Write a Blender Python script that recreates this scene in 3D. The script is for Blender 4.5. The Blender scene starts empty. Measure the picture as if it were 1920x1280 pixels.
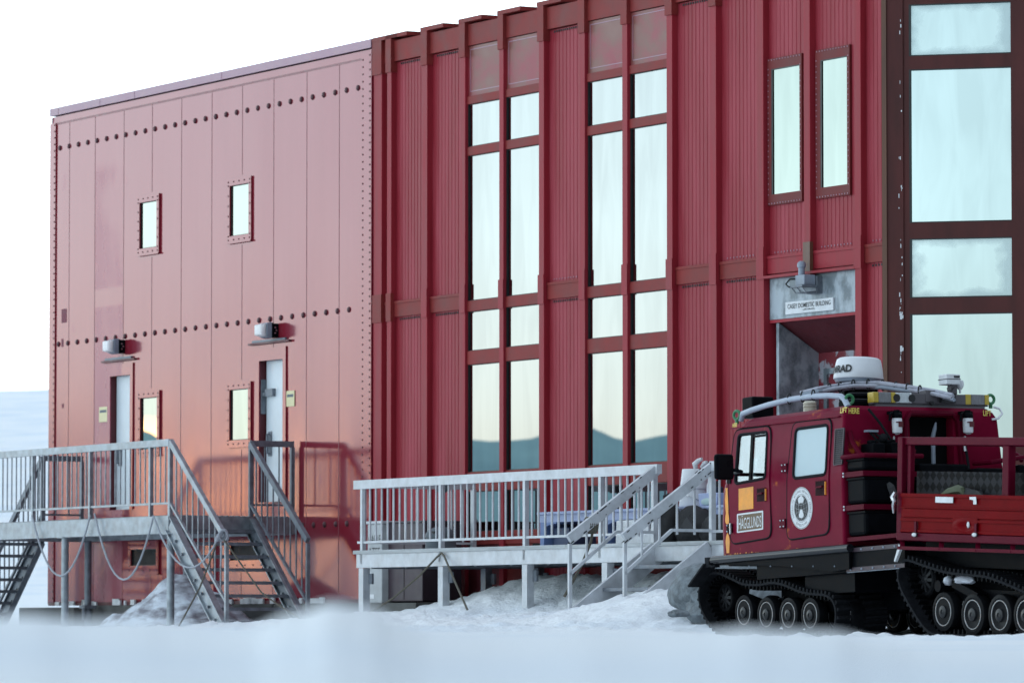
import bpy, bmesh, math, random
from mathutils import Vector, Matrix, noise
random.seed(7)
sc = bpy.context.scene
COL = sc.collection
R = math.radians

# ------------------------------------------------------------------ survey
# A long lens (180 mm) close to the snow.  ray() turns a direction seen from the
# camera station into a line; Frame.hit() intersects it with a real wall or body
# plane, so that every measurement is a true position and size on that plane.
F = 9600.0; CZ = 0.5; TH = math.atan(534/F); CT, ST = math.cos(TH), math.sin(TH)
def ray(px, py):
    a = (px-960)/F; b = -(py-640)/F
    return Vector((a, CT-b*ST, ST+b*CT))
EYE = Vector((0, 0, CZ))
class Frame:
    def __init__(s, o, yaw, pitch=0):
        s.o = Vector(o); cy, sy, cp, sp = math.cos(yaw), math.sin(yaw), math.cos(pitch), math.sin(pitch)
        s.x = Vector((cy*cp, sy*cp, sp)); s.y = Vector((-sy, cy, 0)); s.z = Vector((-cy*sp, -sy*sp, cp))
    def w(s, l): return s.o + s.x*l[0] + s.y*l[1] + s.z*l[2]
    def loc(s, w):
        d = Vector(w)-s.o; return Vector((d.dot(s.x), d.dot(s.y), d.dot(s.z)))
    def hit(s, px, py, ax, val):
        r = ray(px, py); A = (s.x, s.y, s.z)[ax]
        t = (val-(EYE-s.o).dot(A))/r.dot(A); return s.loc(EYE+r*t)
    def Y(s, px, py, v=0): l = s.hit(px, py, 1, v); return l.x, l.z
    def X(s, px, py, v=0): l = s.hit(px, py, 0, v); return l.y, l.z
    def mat(s, o=(0, 0, 0)):
        w = s.w(o)
        return Matrix(((s.x.x, s.y.x, s.z.x, w.x), (s.x.y, s.y.y, s.z.y, w.y), (s.x.z, s.y.z, s.z.z, w.z), (0, 0, 0, 1)))
def frame_at(px, py, Y, al, pitch):
    r = ray(px, py); return Frame(EYE+r*(Y/r.y), -R(al), R(pitch))
YB = 360208/4424.0
B = Frame((-866/F*YB, YB, 0), -math.atan(F/5290.))      # the building's long facade
C = frame_at(1583, 1022, 50.0, 61.5, 2.0)               # front car of the carrier
T = frame_at(1687, 1000, 49.1, 61.5, -2.0)              # rear car
W0 = Frame((0, 0, 0), 0)

# ------------------------------------------------------------------ mesh builder
class MB:
    def __init__(s): s.v = []; s.f = []; s.m = []
    def add(s, v, f, m=0):
        n = len(s.v); s.v += [tuple(p) for p in v]
        for q in f: s.f.append(tuple(i+n for i in q)); s.m.append(m)
        return s
    def box(s, x0, x1, y0, y1, z0, z1, m=0):
        v = [(x, y, z) for x in (x0, x1) for y in (y0, y1) for z in (z0, z1)]
        return s.add(v, [(0, 1, 3, 2), (4, 6, 7, 5), (0, 4, 5, 1), (2, 3, 7, 6), (0, 2, 6, 4), (1, 5, 7, 3)], m)
    def bar(s, p, q, w, h, up=(0, 0, 1), m=0):
        p, q = Vector(p), Vector(q); d = (q-p).normalized(); up = Vector(up)
        if abs(d.dot(up)) > .97: up = Vector((1, 0, 0))
        sd = d.cross(up).normalized()*(w/2); u = sd.cross(d).normalized()*(h/2)
        v = [e+a*sd+b*u for e in (p, q) for a, b in ((-1, -1), (1, -1), (1, 1), (-1, 1))]
        return s.add(v, [(0, 1, 2, 3), (7, 6, 5, 4), (0, 4, 5, 1), (1, 5, 6, 2), (2, 6, 7, 3), (3, 7, 4, 0)], m)
    def tube(s, pts, r, n=8, closed=False, m=0, cap=True):
        pts = [Vector(p) for p in pts]; k = len(pts); rs = r if isinstance(r, (list, tuple)) else [r]*k
        prev = None; v = []
        for i, p in enumerate(pts):
            a = pts[i-1] if (i or closed) else p; b = pts[(i+1) % k] if (i < k-1 or closed) else p
            d = (b-a).normalized()
            if prev is None:
                t = Vector((0, 0, 1)) if abs(d.z) < .9 else Vector((1, 0, 0)); prev = (t-d*t.dot(d)).normalized()
            else: prev = (prev-d*prev.dot(d)).normalized()
            e = d.cross(prev)
            v += [p+(prev*math.cos(2*math.pi*j/n)+e*math.sin(2*math.pi*j/n))*rs[i] for j in range(n)]
        f = []
        for i in range(k if closed else k-1):
            a, b = i*n, ((i+1) % k)*n
            f += [(a+j, a+(j+1) % n, b+(j+1) % n, b+j) for j in range(n)]
        if cap and not closed: f += [tuple(range(n))[::-1], tuple((k-1)*n+j for j in range(n))]
        return s.add(v, f, m)
    def cyl(s, p, q, r, n=16, r2=None, m=0): return s.tube([p, q], [r, r if r2 is None else r2], n, m=m)
    def lathe(s, prof, o, ax=(0, 0, 1), n=24, m=0):      # prof: (radius, height) pairs
        ax = Vector(ax).normalized(); t = Vector((1, 0, 0)) if abs(ax.x) < .9 else Vector((0, 1, 0))
        a = (t-ax*t.dot(ax)).normalized(); b = ax.cross(a); o = Vector(o); v = []
        for r, h in prof: v += [o+ax*h+(a*math.cos(2*math.pi*j/n)+b*math.sin(2*math.pi*j/n))*r for j in range(n)]
        f = []
        for i in range(len(prof)-1): f += [(i*n+j, i*n+(j+1) % n, (i+1)*n+(j+1) % n, (i+1)*n+j) for j in range(n)]
        f += [tuple(range(n))[::-1], tuple((len(prof)-1)*n+j for j in range(n))]
        return s.add(v, f, m)
    def prism(s, poly, vec, m=0):
        n = len(poly); poly = [Vector(p) for p in poly]; vec = Vector(vec)
        v = poly+[p+vec for p in poly]
        return s.add(v, [tuple(range(n))[::-1], tuple(range(n, 2*n))]+[(i, (i+1) % n, n+(i+1) % n, n+i) for i in range(n)], m)
    def ball(s, c, r, n=10, k=6, sq=(1, 1, 1), m=0):
        v = []; f = []
        for i in range(k+1):
            th = math.pi*(i+.02 if i == 0 else (i-.02 if i == k else i))/k
            for j in range(n):
                ph = 2*math.pi*j/n; v.append((c[0]+r*sq[0]*math.sin(th)*math.cos(ph), c[1]+r*sq[1]*math.sin(th)*math.sin(ph), c[2]+r*sq[2]*math.cos(th)))
        for i in range(k): f += [(i*n+j, (i+1)*n+j, (i+1)*n+(j+1) % n, i*n+(j+1) % n) for j in range(n)]
        return s.add(v, f, m)
    def wall(s, x0, x1, z0, z1, y, holes, m=0, xs=(), zs=()):       # a sheet in the x-z plane with rectangular openings
        X = sorted(set([x0, x1]+[h[0] for h in holes]+[h[1] for h in holes]+list(xs)))
        Z = sorted(set([z0, z1]+[h[2] for h in holes]+[h[3] for h in holes]+list(zs)))
        for a, b in zip(X, X[1:]):
            for c, d in zip(Z, Z[1:]):
                xm, zm = (a+b)/2, (c+d)/2
                if any(h[0] < xm < h[1] and h[2] < zm < h[3] for h in holes): continue
                s.add([(a, y, c), (b, y, c), (b, y, d), (a, y, d)], [(0, 1, 2, 3)], m)
        return s
    def text(s, body, x, z, y, h, wid=None, thick=.003, m=0, fn=None, bold=0.0):   # lettering in the x-z plane facing -y
        cu = bpy.data.curves.new('t', 'FONT'); cu.body = body; cu.size = 1; cu.extrude = 0; cu.offset = bold; cu.resolution_u = 3
        ob = bpy.data.objects.new('t', cu); me = bpy.data.meshes.new_from_object(ob)
        if len(me.vertices):
            vx = [q.co.x for q in me.vertices]; vz = [q.co.y for q in me.vertices]
            x0, x1, z0, z1 = min(vx), max(vx), min(vz), max(vz)
            kz = h/max(z1-z0, 1e-6); kx = kz if wid is None else wid/(x1-x0)
            pts = []
            for q in me.vertices:
                a, b = x+(q.co.x-x0)*kx, z+(q.co.y-z0)*kz
                pts.append(fn(a, b) if fn else (a, y, b))
            s.add(pts, [tuple(p.vertices) for p in me.polygons], m)
        bpy.data.objects.remove(ob); bpy.data.meshes.remove(me); bpy.data.curves.remove(cu)
        return s
def link(name, mb, mats, smooth=False, bevel=0, auto=None, off=(0, 0, 0)):
    me = bpy.data.meshes.new(name)
    me.from_pydata([(p[0]-off[0], p[1]-off[1], p[2]-off[2]) for p in mb.v], [], mb.f)
    for m in (mats if isinstance(mats, (list, tuple)) else [mats]): me.materials.append(m)
    if any(mb.m): me.polygons.foreach_set('material_index', mb.m)
    bm = bmesh.new(); bm.from_mesh(me); bmesh.ops.recalc_face_normals(bm, faces=bm.faces); bm.to_mesh(me); bm.free()
    if smooth:
        me.polygons.foreach_set('use_smooth', [True]*len(me.polygons))
        me.set_sharp_from_angle(angle=R(38))
    me.update()
    ob = bpy.data.objects.new(name, me); COL.objects.link(ob)
    if bevel:
        b = ob.modifiers.new('bevel', 'BEVEL'); b.width = bevel; b.segments = 2; b.limit_method = 'ANGLE'; b.angle_limit = R(40)
    return ob
def props(o, label=None, cat=None, group=None, kind=None):
    if label: o['label'] = label
    if cat: o['category'] = cat
    if group: o['group'] = group
    if kind: o['kind'] = kind
    return o
class Thing:
    def __init__(s, name, label, cat, fr, o=(0, 0, 0), group=None):
        s.e = bpy.data.objects.new(name, None); COL.objects.link(s.e); s.e.empty_display_size = .3
        s.e.matrix_world = fr.mat(o); s.o = o; props(s.e, label, cat, group)
    def part(s, name, mb, mat, parent=None, label=None, **k):
        ob = link(name, mb, mat, off=s.o, **k); ob.parent = parent or s.e
        if label: ob['label'] = label
        return ob
def single(name, label, cat, fr, o, mb, mat, group=None, **k):
    ob = link(name, mb, mat, off=o, **k); ob.matrix_world = fr.mat(o); return props(ob, label, cat, group)

# ------------------------------------------------------------------ materials
def new_mat(name):
    m = bpy.data.materials.new(name); m.use_nodes = True
    nt = m.node_tree; return m, nt, nt.nodes, nt.links, nt.nodes['Principled BSDF']
def sock(N, L, a, b, inp):
    L.new(a.outputs[b], inp)
def mat(name, col, rough=.5, metal=0, var=.12, scale=6., bump=0., spec=.5, coat=0, coat_rough=.1, col2=None, thr=(.45, .6), stretch=(1, 1, 1), rvar=.1, ior=1.5, bscale=None):
    m, nt, N, L, P = new_mat(name)
    tc = N.new('ShaderNodeTexCoord'); mp = N.new('ShaderNodeMapping'); mp.inputs['Scale'].default_value = stretch
    L.new(tc.outputs['Object'], mp.inputs['Vector'])
    no = N.new('ShaderNodeTexNoise'); no.inputs['Scale'].default_value = scale; no.inputs['Detail'].default_value = 6; no.inputs['Roughness'].default_value = .6
    L.new(mp.outputs['Vector'], no.inputs['Vector'])
    cr = N.new('ShaderNodeValToRGB')
    if col2 is None:
        cr.color_ramp.elements[0].color = (*[c*(1-var) for c in col], 1); cr.color_ramp.elements[1].color = (*[min(1, c*(1+var)) for c in col], 1)
        cr.color_ramp.elements[0].position = .3; cr.color_ramp.elements[1].position = .7
    else:
        cr.color_ramp.elements[0].color = (*col, 1); cr.color_ramp.elements[1].color = (*col2, 1)
        cr.color_ramp.elements[0].position = thr[0]; cr.color_ramp.elements[1].position = thr[1]
    L.new(no.outputs['Fac'], cr.inputs['Fac']); L.new(cr.outputs['Color'], P.inputs['Base Color'])
    mr = N.new('ShaderNodeMapRange'); mr.inputs['From Min'].default_value = .3; mr.inputs['From Max'].default_value = .7
    mr.inputs['To Min'].default_value = max(.02, rough-rvar*rough*2); mr.inputs['To Max'].default_value = min(1, rough+rvar*rough*2)
    L.new(no.outputs['Fac'], mr.inputs['Value']); L.new(mr.outputs['Result'], P.inputs['Roughness'])
    P.inputs['Metallic'].default_value = metal; P.inputs['Specular IOR Level'].default_value = spec; P.inputs['IOR'].default_value = ior
    P.inputs['Coat Weight'].default_value = coat; P.inputs['Coat Roughness'].default_value = coat_rough
    if bump:
        n2 = N.new('ShaderNodeTexNoise'); n2.inputs['Scale'].default_value = bscale or scale*2.5; n2.inputs['Detail'].default_value = 4
        L.new(mp.outputs['Vector'], n2.inputs['Vector'])
        b = N.new('ShaderNodeBump'); b.inputs['Strength'].default_value = bump; b.inputs['Distance'].default_value = .02
        L.new(n2.outputs['Fac'], b.inputs['Height']); L.new(b.outputs['Normal'], P.inputs['Normal'])
    return m
M = {}
M['wall'] = None
M['rib'] = mat('rib_paint', (.29, .024, .036), .45, var=.18, scale=1.6, stretch=(4, 4, .35), spec=.16)
M['panel'] = mat('ribbed_panel_paint', (.27, .022, .034), .45, col2=(.39, .068, .088), thr=(.42, .74), scale=1.3, stretch=(3, 3, .3), spec=.16)
M['brown'] = mat('brown_flashing', (.22, .031, .029), .5, var=.25, scale=2.5, spec=.15)
M['spandrel'] = mat('stained_spandrel', (.19, .06, .045), .45, col2=(.30, .05, .065), thr=(.42, .62), scale=1.7, stretch=(1, 1, 1.6))
M['darkbrown'] = mat('dark_brown_frame', (.075, .018, .016), .45, var=.25, scale=2.0, stretch=(2, 2, .5), spec=.25)
M['pilaster'] = mat('pilaster_brown', (.13, .06, .036), .5, var=.2, scale=2.0, stretch=(2, 2, .4))
M['slitframe'] = mat('slit_window_frame', (.16, .028, .028), .5, var=.2, scale=4, spec=.15)
M['gasket'] = mat('black_gasket', (.008, .014, .014), .4)
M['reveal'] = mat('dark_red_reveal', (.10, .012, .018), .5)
M['bolt'] = mat('maroon_bolt', (.06, .006, .012), .45)
M['seam'] = mat('panel_seam', (.22, .05, .065), .4)
M['galv'] = mat('galvanised_steel', (.30, .33, .36), .42, metal=.55, var=.35, scale=7, bump=.05)
M['galvdark'] = mat('dark_grey_steel', (.17, .19, .22), .5, metal=.35, var=.35, scale=8, bump=.05)  # darker grey steel, used for rear legs, inner stringers and treads
M['alu'] = mat('aluminium_rail', (.50, .52, .55), .45, metal=.2, var=.2, scale=5, bump=.03)
M['plank'] = mat('grey_planks', (.40, .42, .43), .7, var=.25, scale=4, stretch=(.6, 6, 6), bump=.1)
M['zincflake'] = mat('bare_zinc_flaked', (.15, .18, .20), .5, metal=.2, col2=(.38, .43, .47), thr=(.42, .60), scale=5, bump=.08, stretch=(1, 1, .7))
M['concrete'] = mat('dark_concrete', (.10, .10, .095), .85, var=.35, scale=3, bump=.3)
M['doorwhite'] = mat('pale_door_paint', (.66, .72, .76), .35, var=.1, scale=2)
M['black'] = mat('black_plastic', (.004, .0045, .006), .4, var=.3, scale=8, spec=.03)
M['boardblack'] = mat('glossy_black_edge', (.008, .009, .012), .22, var=.2, scale=6, spec=.4)
M['rubber'] = mat('black_rubber', (.016, .017, .020), .6, var=.35, scale=14, bump=.1, spec=.03)
M['tyre'] = mat('wheel_tyre_rubber', (.007, .0075, .009), .5, var=.3, scale=12, spec=.06)
M['rim'] = mat('worn_steel_rim', (.022, .023, .026), .34, metal=.2, var=.3, scale=12, spec=.2)
M['rimring'] = mat('polished_rim_ring', (.30, .30, .31), .3, metal=.8, var=.3, scale=9)
M['yellow'] = mat('yellow_paint', (.75, .62, .12), .5)
M['signyellow'] = mat('pale_yellow_notice', (.76, .68, .40), .6, var=.08)
M['white'] = mat('white_plastic', (.68, .70, .73), .4, var=.05, scale=4)
M['offwhite'] = mat('scuffed_white', (.66, .68, .70), .5, var=.12, scale=12)
M['ink'] = mat('black_ink', (.012, .012, .014), .6)
M['blue'] = mat('blue_plastic', (.14, .21, .42), .45, var=.15, scale=3)
M['lilac'] = mat('pale_blue_lid', (.34, .40, .60), .45, var=.1, scale=3)
M['darkblue'] = mat('dark_blue_plastic', (.05, .07, .14), .5)
M['ropegrey'] = mat('pale_rope', (.36, .38, .42), .8, var=.3, scale=60)
M['ropebrown'] = mat('hemp_rope', (.10, .09, .07), .9, var=.35, scale=60)
M['rock'] = mat('grey_granite', (.10, .115, .125), .8, col2=(.20, .23, .25), thr=(.38, .62), scale=11, bump=.8)
M['green'] = mat('green_lifting_eye', (.02, .16, .06), .4)
M['brownbox'] = mat('brown_cabinet', (.045, .028, .038), .5, var=.15)
M['greybox'] = mat('grey_cabinet', (.40, .42, .43), .55, var=.15, scale=5)
M['bin'] = mat('grey_bin', (.11, .135, .155), .6, var=.12)
M['fabric'] = mat('black_bag_fabric', (.012, .012, .014), .75, var=.5, scale=10, bump=.4)
M['greyfabric'] = mat('grey_bag_fabric', (.045, .046, .05), .8, var=.3, scale=9)
M['olive'] = mat('olive_strap', (.075, .09, .05), .8, var=.2)
M['bottle'] = mat('dark_bottle', (.02, .04, .07), .3)
M['bottleblue'] = mat('blue_label', (.03, .22, .55), .4)
M['orange'] = mat('orange_undercoat', (.80, .30, .02), .45, var=.2, scale=8)
M['plate'] = None
M['lens'] = mat('lamp_lens', (.55, .60, .62), .15, spec=.6, var=.15, scale=20)
M['cable'] = mat('grey_cable', (.36, .37, .43), .5, var=.2, scale=20)
M['tubegrey'] = mat('grey_tube', (.34, .39, .47), .4, var=.1)
M['cream'] = mat('cream_plastic', (.62, .58, .46), .5)
M['chrome'] = mat('bright_steel', (.55, .56, .58), .25, metal=.9)
M['signbrown'] = mat('brown_nameplate', (.12, .07, .025), .5)
M['silvery'] = mat('lilac_cap_flashing', (.34, .19, .25), .4, metal=.1, var=.12, scale=1.5)
M['frosted'] = mat('frosted_pane', (.40, .52, .56), .35, var=.04, scale=2, spec=.5)
M['wellshade'] = mat('handle_well_shade', (.018, .002, .004), .6, spec=.1)  # shade of the handle recess, painted near-black on a flat plate
M['interior'] = mat('dark_interior', (.006, .006, .007), .8, spec=.05)
M['fuel'] = mat('grey_lamp_housing', (.24, .28, .34), .45, var=.2)
M['dustbox'] = mat('grey_light_bar', (.10, .09, .10), .5)
M['amber'] = mat('yellow_lamp_lens', (.48, .35, .05), .3)
M['ribbedlens'] = mat('clear_ribbed_lens', (.20, .20, .21), .25, var=.3, scale=60, stretch=(1, 4, .2))
M['alga'] = mat('pale_green_cloth', (.40, .52, .50), .8)

def milky():
    m, nt, N, L, P = new_mat('milky_lens'); P.inputs['Base Color'].default_value = (.85, .87, .88, 1)
    P.inputs['Subsurface Weight'].default_value = 1; P.inputs['Subsurface Radius'].default_value = (.3, .3, .3); P.inputs['Subsurface Scale'].default_value = 1; P.inputs['Roughness'].default_value = .4
    return m
M['milky'] = milky()
def wall_paint():
    # glossy red enamel on flat steel; one panel is matt and scuffed, chips and scrapes here and there
    m, nt, N, L, P = new_mat('glossy_wall_paint')
    tc = N.new('ShaderNodeTexCoord'); sep = N.new('ShaderNodeSeparateXYZ'); L.new(tc.outputs['Object'], sep.inputs['Vector'])
    def rng(o, a, b, c, d):
        mr = N.new('ShaderNodeMapRange'); mr.inputs[1].default_value = a; mr.inputs[2].default_value = b; mr.inputs[3].default_value = c; mr.inputs[4].default_value = d
        L.new(o, mr.inputs[0]); return mr.outputs[0]
    def mth(op, a, b):
        q = N.new('ShaderNodeMath'); q.operation = op
        for i, e in enumerate((a, b)):
            if isinstance(e, (int, float)): q.inputs[i].default_value = e
            else: L.new(e, q.inputs[i])
        return q.outputs[0]
    def nz(sx, sy, sz, scale, det=5):
        mp = N.new('ShaderNodeMapping'); mp.inputs['Scale'].default_value = (sx, sy, sz); L.new(tc.outputs['Object'], mp.inputs['Vector'])
        n = N.new('ShaderNodeTexNoise'); n.inputs['Scale'].default_value = scale; n.inputs['Detail'].default_value = det; L.new(mp.outputs['Vector'], n.inputs['Vector']); return n.outputs['Fac']
    x, z = sep.outputs['X'], sep.outputs['Z']
    inband = mth('MULTIPLY', rng(x, 1.69, 1.72, 0, 1), rng(x, 2.74, 2.77, 1, 0))
    blot = rng(nz(1, 1, .5, 1.3), .38, .52, 0, 1)
    top = rng(z, 7.55, 7.75, 1, .15); gap = mth('MAXIMUM', rng(z, 5.5, 5.45, 0, 1), rng(z, 5.72, 5.78, 0, 1))
    scuff = mth('MULTIPLY', mth('MULTIPLY', inband, top), mth('MULTIPLY', gap, rng(blot, 0, 1, .35, 1)))
    marks = rng(nz(1.2, 1, .7, 2.4, 8), .66, .72, 0, .55)
    wear = mth('MAXIMUM', scuff, marks)
    rough = mth('ADD', rng(wear, 0, 1, .115, .28), rng(nz(.5, .5, .5, 1.5), .3, .7, -.02, .025))
    L.new(rough, P.inputs['Roughness'])
    cr = N.new('ShaderNodeMix'); cr.data_type = 'RGBA'
    cr.inputs[6].default_value = (.21, .013, .026, 1); cr.inputs[7].default_value = (.23, .020, .034, 1)
    L.new(rng(nz(3, 3, .4, 1.1), .3, .7, 0, 1), cr.inputs[0])
    c2 = N.new('ShaderNodeMix'); c2.data_type = 'RGBA'; c2.inputs[7].default_value = (.27, .035, .06, 1)
    L.new(cr.outputs[2], c2.inputs[6]); L.new(wear, c2.inputs[0]); L.new(c2.outputs[2], P.inputs['Base Color'])
    P.inputs['IOR'].default_value = 1.74; P.inputs['Specular Tint'].default_value = (.86, .55, .67, 1); P.inputs['Coat Weight'].default_value = 0; P.inputs['Coat Roughness'].default_value = .07
    b = N.new('ShaderNodeBump'); b.inputs['Strength'].default_value = .06; b.inputs['Distance'].default_value = .02
    L.new(nz(.9, .9, .5, 1.2, 2), b.inputs['Height']); L.new(b.outputs['Normal'], P.inputs['Normal']); L.new(b.outputs['Normal'], P.inputs['Coat Normal'])
    return m
M['wall'] = wall_paint()

def pane_mat(name, col, streak=.12, rough=.008):
    # solar-control glass: a tinted mirror coat, rippled a little and frosted in streaks
    m, nt, N, L, P = new_mat(name)
    tc = N.new('ShaderNodeTexCoord'); mp = N.new('ShaderNodeMapping'); mp.inputs['Scale'].default_value = (2.2, 2.2, .45)
    L.new(tc.outputs['Object'], mp.inputs['Vector'])
    n = N.new('ShaderNodeTexNoise'); n.inputs['Scale'].default_value = 1.6; n.inputs['Detail'].default_value = 3; n.inputs['Distortion'].default_value = .6
    L.new(mp.outputs['Vector'], n.inputs['Vector'])
    cr = N.new('ShaderNodeValToRGB'); e = cr.color_ramp.elements
    e[0].position = .36; e[0].color = (*[c*(1-streak*1.6) for c in col], 1); e[1].position = .62; e[1].color = (*[c*(1+streak) for c in col], 1)
    L.new(n.outputs['Fac'], cr.inputs['Fac']); L.new(cr.outputs['Color'], P.inputs['Base Color'])
    P.inputs['Metallic'].default_value = 1; P.inputs['Roughness'].default_value = rough
    b = N.new('ShaderNodeBump'); b.inputs['Strength'].default_value = .01; b.inputs['Distance'].default_value = .02
    n2 = N.new('ShaderNodeTexNoise'); n2.inputs['Scale'].default_value = .7; L.new(tc.outputs['Object'], n2.inputs['Vector'])
    L.new(n2.outputs['Fac'], b.inputs['Height']); L.new(b.outputs['Normal'], P.inputs['Normal'])
    return m
M['pane'] = pane_mat('coated_window_glass', (.255, .278, .285), .035, .008)
M['paneclear'] = pane_mat('clean_window_glass', (.25, .295, .28), .03, .008)
M['panebig'] = pane_mat('big_window_glass', (.565, .66, .665), .04, .012)
def frost():
    m = pane_mat('frosted_edge_glass', (.565, .66, .665), .04, .012); nt = m.node_tree; N, L = nt.nodes, nt.links; P = N['Principled BSDF']
    tc = N.new('ShaderNodeTexCoord'); sp = N.new('ShaderNodeSeparateXYZ'); L.new(tc.outputs['Generated'], sp.inputs[0])
    def one(op, a, b):
        q = N.new('ShaderNodeMath'); q.operation = op
        for i, e in enumerate((a, b)):
            if isinstance(e, (int, float)): q.inputs[i].default_value = e
            else: L.new(e, q.inputs[i])
        return q.outputs[0]
    dx = one('ABSOLUTE', one('SUBTRACT', sp.outputs['X'], .5), 0); dz = one('ABSOLUTE', one('SUBTRACT', sp.outputs['Z'], .5), 0)
    dd = one('MAXIMUM', dx, dz); n = N.new('ShaderNodeTexNoise'); n.inputs['Scale'].default_value = 4; n.inputs['Detail'].default_value = 6; L.new(tc.outputs['Object'], n.inputs['Vector'])
    v = one('ADD', dd, one('MULTIPLY', one('SUBTRACT', n.outputs['Fac'], .5), .35))
    r = N.new('ShaderNodeMapRange'); r.inputs[1].default_value = .34; r.inputs[2].default_value = .46; r.inputs[3].default_value = 0; r.inputs[4].default_value = .8; L.new(v, r.inputs[0])
    old = P.inputs['Base Color'].links[0].from_socket; mx = N.new('ShaderNodeMix'); mx.data_type = 'RGBA'; L.new(r.outputs[0], mx.inputs[0]); L.new(old, mx.inputs[6]); mx.inputs[7].default_value = (.46, .56, .57, 1)
    L.new(mx.outputs[2], P.inputs['Base Color'])
    r2 = N.new('ShaderNodeMapRange'); r2.inputs[3].default_value = 1; r2.inputs[4].default_value = .35; L.new(r.outputs[0], r2.inputs[0]); L.new(r2.outputs[0], P.inputs['Metallic'])
    return m
M['panefrost'] = frost()
M['panedark'] = mat('dark_window_glass', (.006, .006, .007), .3, var=.1, spec=.1)

def cab_glass():
    m, nt, N, L, P = new_mat('cab_window_glass')
    out = N['Material Output']; N.remove(P)
    tr = N.new('ShaderNodeBsdfTransparent'); tr.inputs['Color'].default_value = (.72, .78, .78, 1)
    gl = N.new('ShaderNodeBsdfGlossy'); gl.inputs['Roughness'].default_value = .02; gl.inputs['Color'].default_value = (.9, .95, 1, 1)
    mx = N.new('ShaderNodeMixShader'); mx.inputs[0].default_value = .2
    L.new(tr.outputs[0], mx.inputs[1]); L.new(gl.outputs[0], mx.inputs[2]); L.new(mx.outputs[0], out.inputs['Surface'])
    return m
M['cabglass'] = cab_glass()

def car_paint(name, base, wearx=None, spec=.4):
    # dark red enamel, rubbed down to the orange undercoat along the front edge and sills
    m, nt, N, L, P = new_mat(name)
    tc = N.new('ShaderNodeTexCoord'); sep = N.new('ShaderNodeSeparateXYZ'); L.new(tc.outputs['Object'], sep.inputs['Vector'])
    n = N.new('ShaderNodeTexNoise'); n.inputs['Scale'].default_value = 3.2; n.inputs['Detail'].default_value = 7; n.inputs['Roughness'].default_value = .65
    L.new(tc.outputs['Object'], n.inputs['Vector'])
    cr = N.new('ShaderNodeValToRGB'); cr.color_ramp.elements[0].position = .3; cr.color_ramp.elements[1].position = .7
    cr.color_ramp.elements[0].color = (*[c*.85 for c in base], 1); cr.color_ramp.elements[1].color = (*[c*1.15 for c in base], 1)
    L.new(n.outputs['Fac'], cr.inputs['Fac'])
    last = cr.outputs['Color']
    if wearx:
        def rng(o, a, b, c, d):
            mr = N.new('ShaderNodeMapRange'); mr.inputs[1].default_value = a; mr.inputs[2].default_value = b; mr.inputs[3].default_value = c; mr.inputs[4].default_value = d
            L.new(o, mr.inputs[0]); return mr.outputs[0]
        def mth(op, a, b):
            q = N.new('ShaderNodeMath'); q.operation = op
            for i, e in enumerate((a, b)):
                if isinstance(e, (int, float)): q.inputs[i].default_value = e
                else: L.new(e, q.inputs[i])
            return q.outputs[0]
        low = mth('MULTIPLY', rng(sep.outputs['Z'], .01, .17, 1, 0), rng(sep.outputs['X'], -.9, -1.7, .25, 1))
        frt = mth('MULTIPLY', rng(sep.outputs['X'], -1.75, -2.2, 0, .85), rng(sep.outputs['Z'], .55, .75, 1, 0))
        mid = mth('MULTIPLY', rng(sep.outputs['Z'], .62, .80, .62, 0), rng(sep.outputs['X'], -.6, -1.5, .55, 1))
        mk = mth('ADD', mth('MAXIMUM', mth('MAXIMUM', low, frt), mid), rng(n.outputs['Fac'], .3, .72, -.72, .36))
        mk = rng(mk, .12, .48, 0, 1)
        mx = N.new('ShaderNodeMix'); mx.data_type = 'RGBA'; mx.inputs[7].default_value = (.62, .20, .015, 1)
        L.new(mk, mx.inputs[0]); L.new(last, mx.inputs[6]); last = mx.outputs[2]
    L.new(last, P.inputs['Base Color'])
    P.inputs['Roughness'].default_value = .3; P.inputs['Specular IOR Level'].default_value = spec; P.inputs['Specular Tint'].default_value = (1, .5, .72, 1)
    b = N.new('ShaderNodeBump'); b.inputs['Strength'].default_value = .04; b.inputs['Distance'].default_value = .02
    n2 = N.new('ShaderNodeTexNoise'); n2.inputs['Scale'].default_value = 2.5; L.new(tc.outputs['Object'], n2.inputs['Vector'])
    L.new(n2.outputs['Fac'], b.inputs['Height']); L.new(b.outputs['Normal'], P.inputs['Normal'])
    return m
M['cab'] = car_paint('cab_paint', (.155, .004, .022), True, .055)
M['cabred'] = car_paint('frame_paint', (.09, .003, .014), spec=.05)
M['drop'] = car_paint('dropside_paint', (.15, .002, .004), spec=.025)

def tread_plate():
    m, nt, N, L, P = new_mat('tread_plate')
    tc = N.new('ShaderNodeTexCoord'); mp = N.new('ShaderNodeMapping'); mp.inputs['Rotation'].default_value = (0, R(45), 0); mp.inputs['Scale'].default_value = (13, 1, 13)
    L.new(tc.outputs['Object'], mp.inputs['Vector'])
    ck = N.new('ShaderNodeTexChecker'); ck.inputs['Scale'].default_value = 1
    mp2 = N.new('ShaderNodeVectorMath'); mp2.operation = 'MULTIPLY'; mp2.inputs[1].default_value = (1, 0, 1); L.new(mp.outputs['Vector'], mp2.inputs[0]); L.new(mp2.outputs[0], ck.inputs['Vector'])
    ck.inputs['Color1'].default_value = (.004, .004, .005, 1); ck.inputs['Color2'].default_value = (.026, .026, .03, 1)
    L.new(ck.outputs['Color'], P.inputs['Base Color']); P.inputs['Specular IOR Level'].default_value = .06; P.inputs['Roughness'].default_value = .5
    b = N.new('ShaderNodeBump'); b.inputs['Strength'].default_value = .5; b.inputs['Distance'].default_value = .01; L.new(ck.outputs['Fac'], b.inputs['Height']); L.new(b.outputs['Normal'], P.inputs['Normal'])
    return m
M['plate'] = tread_plate()

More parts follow.
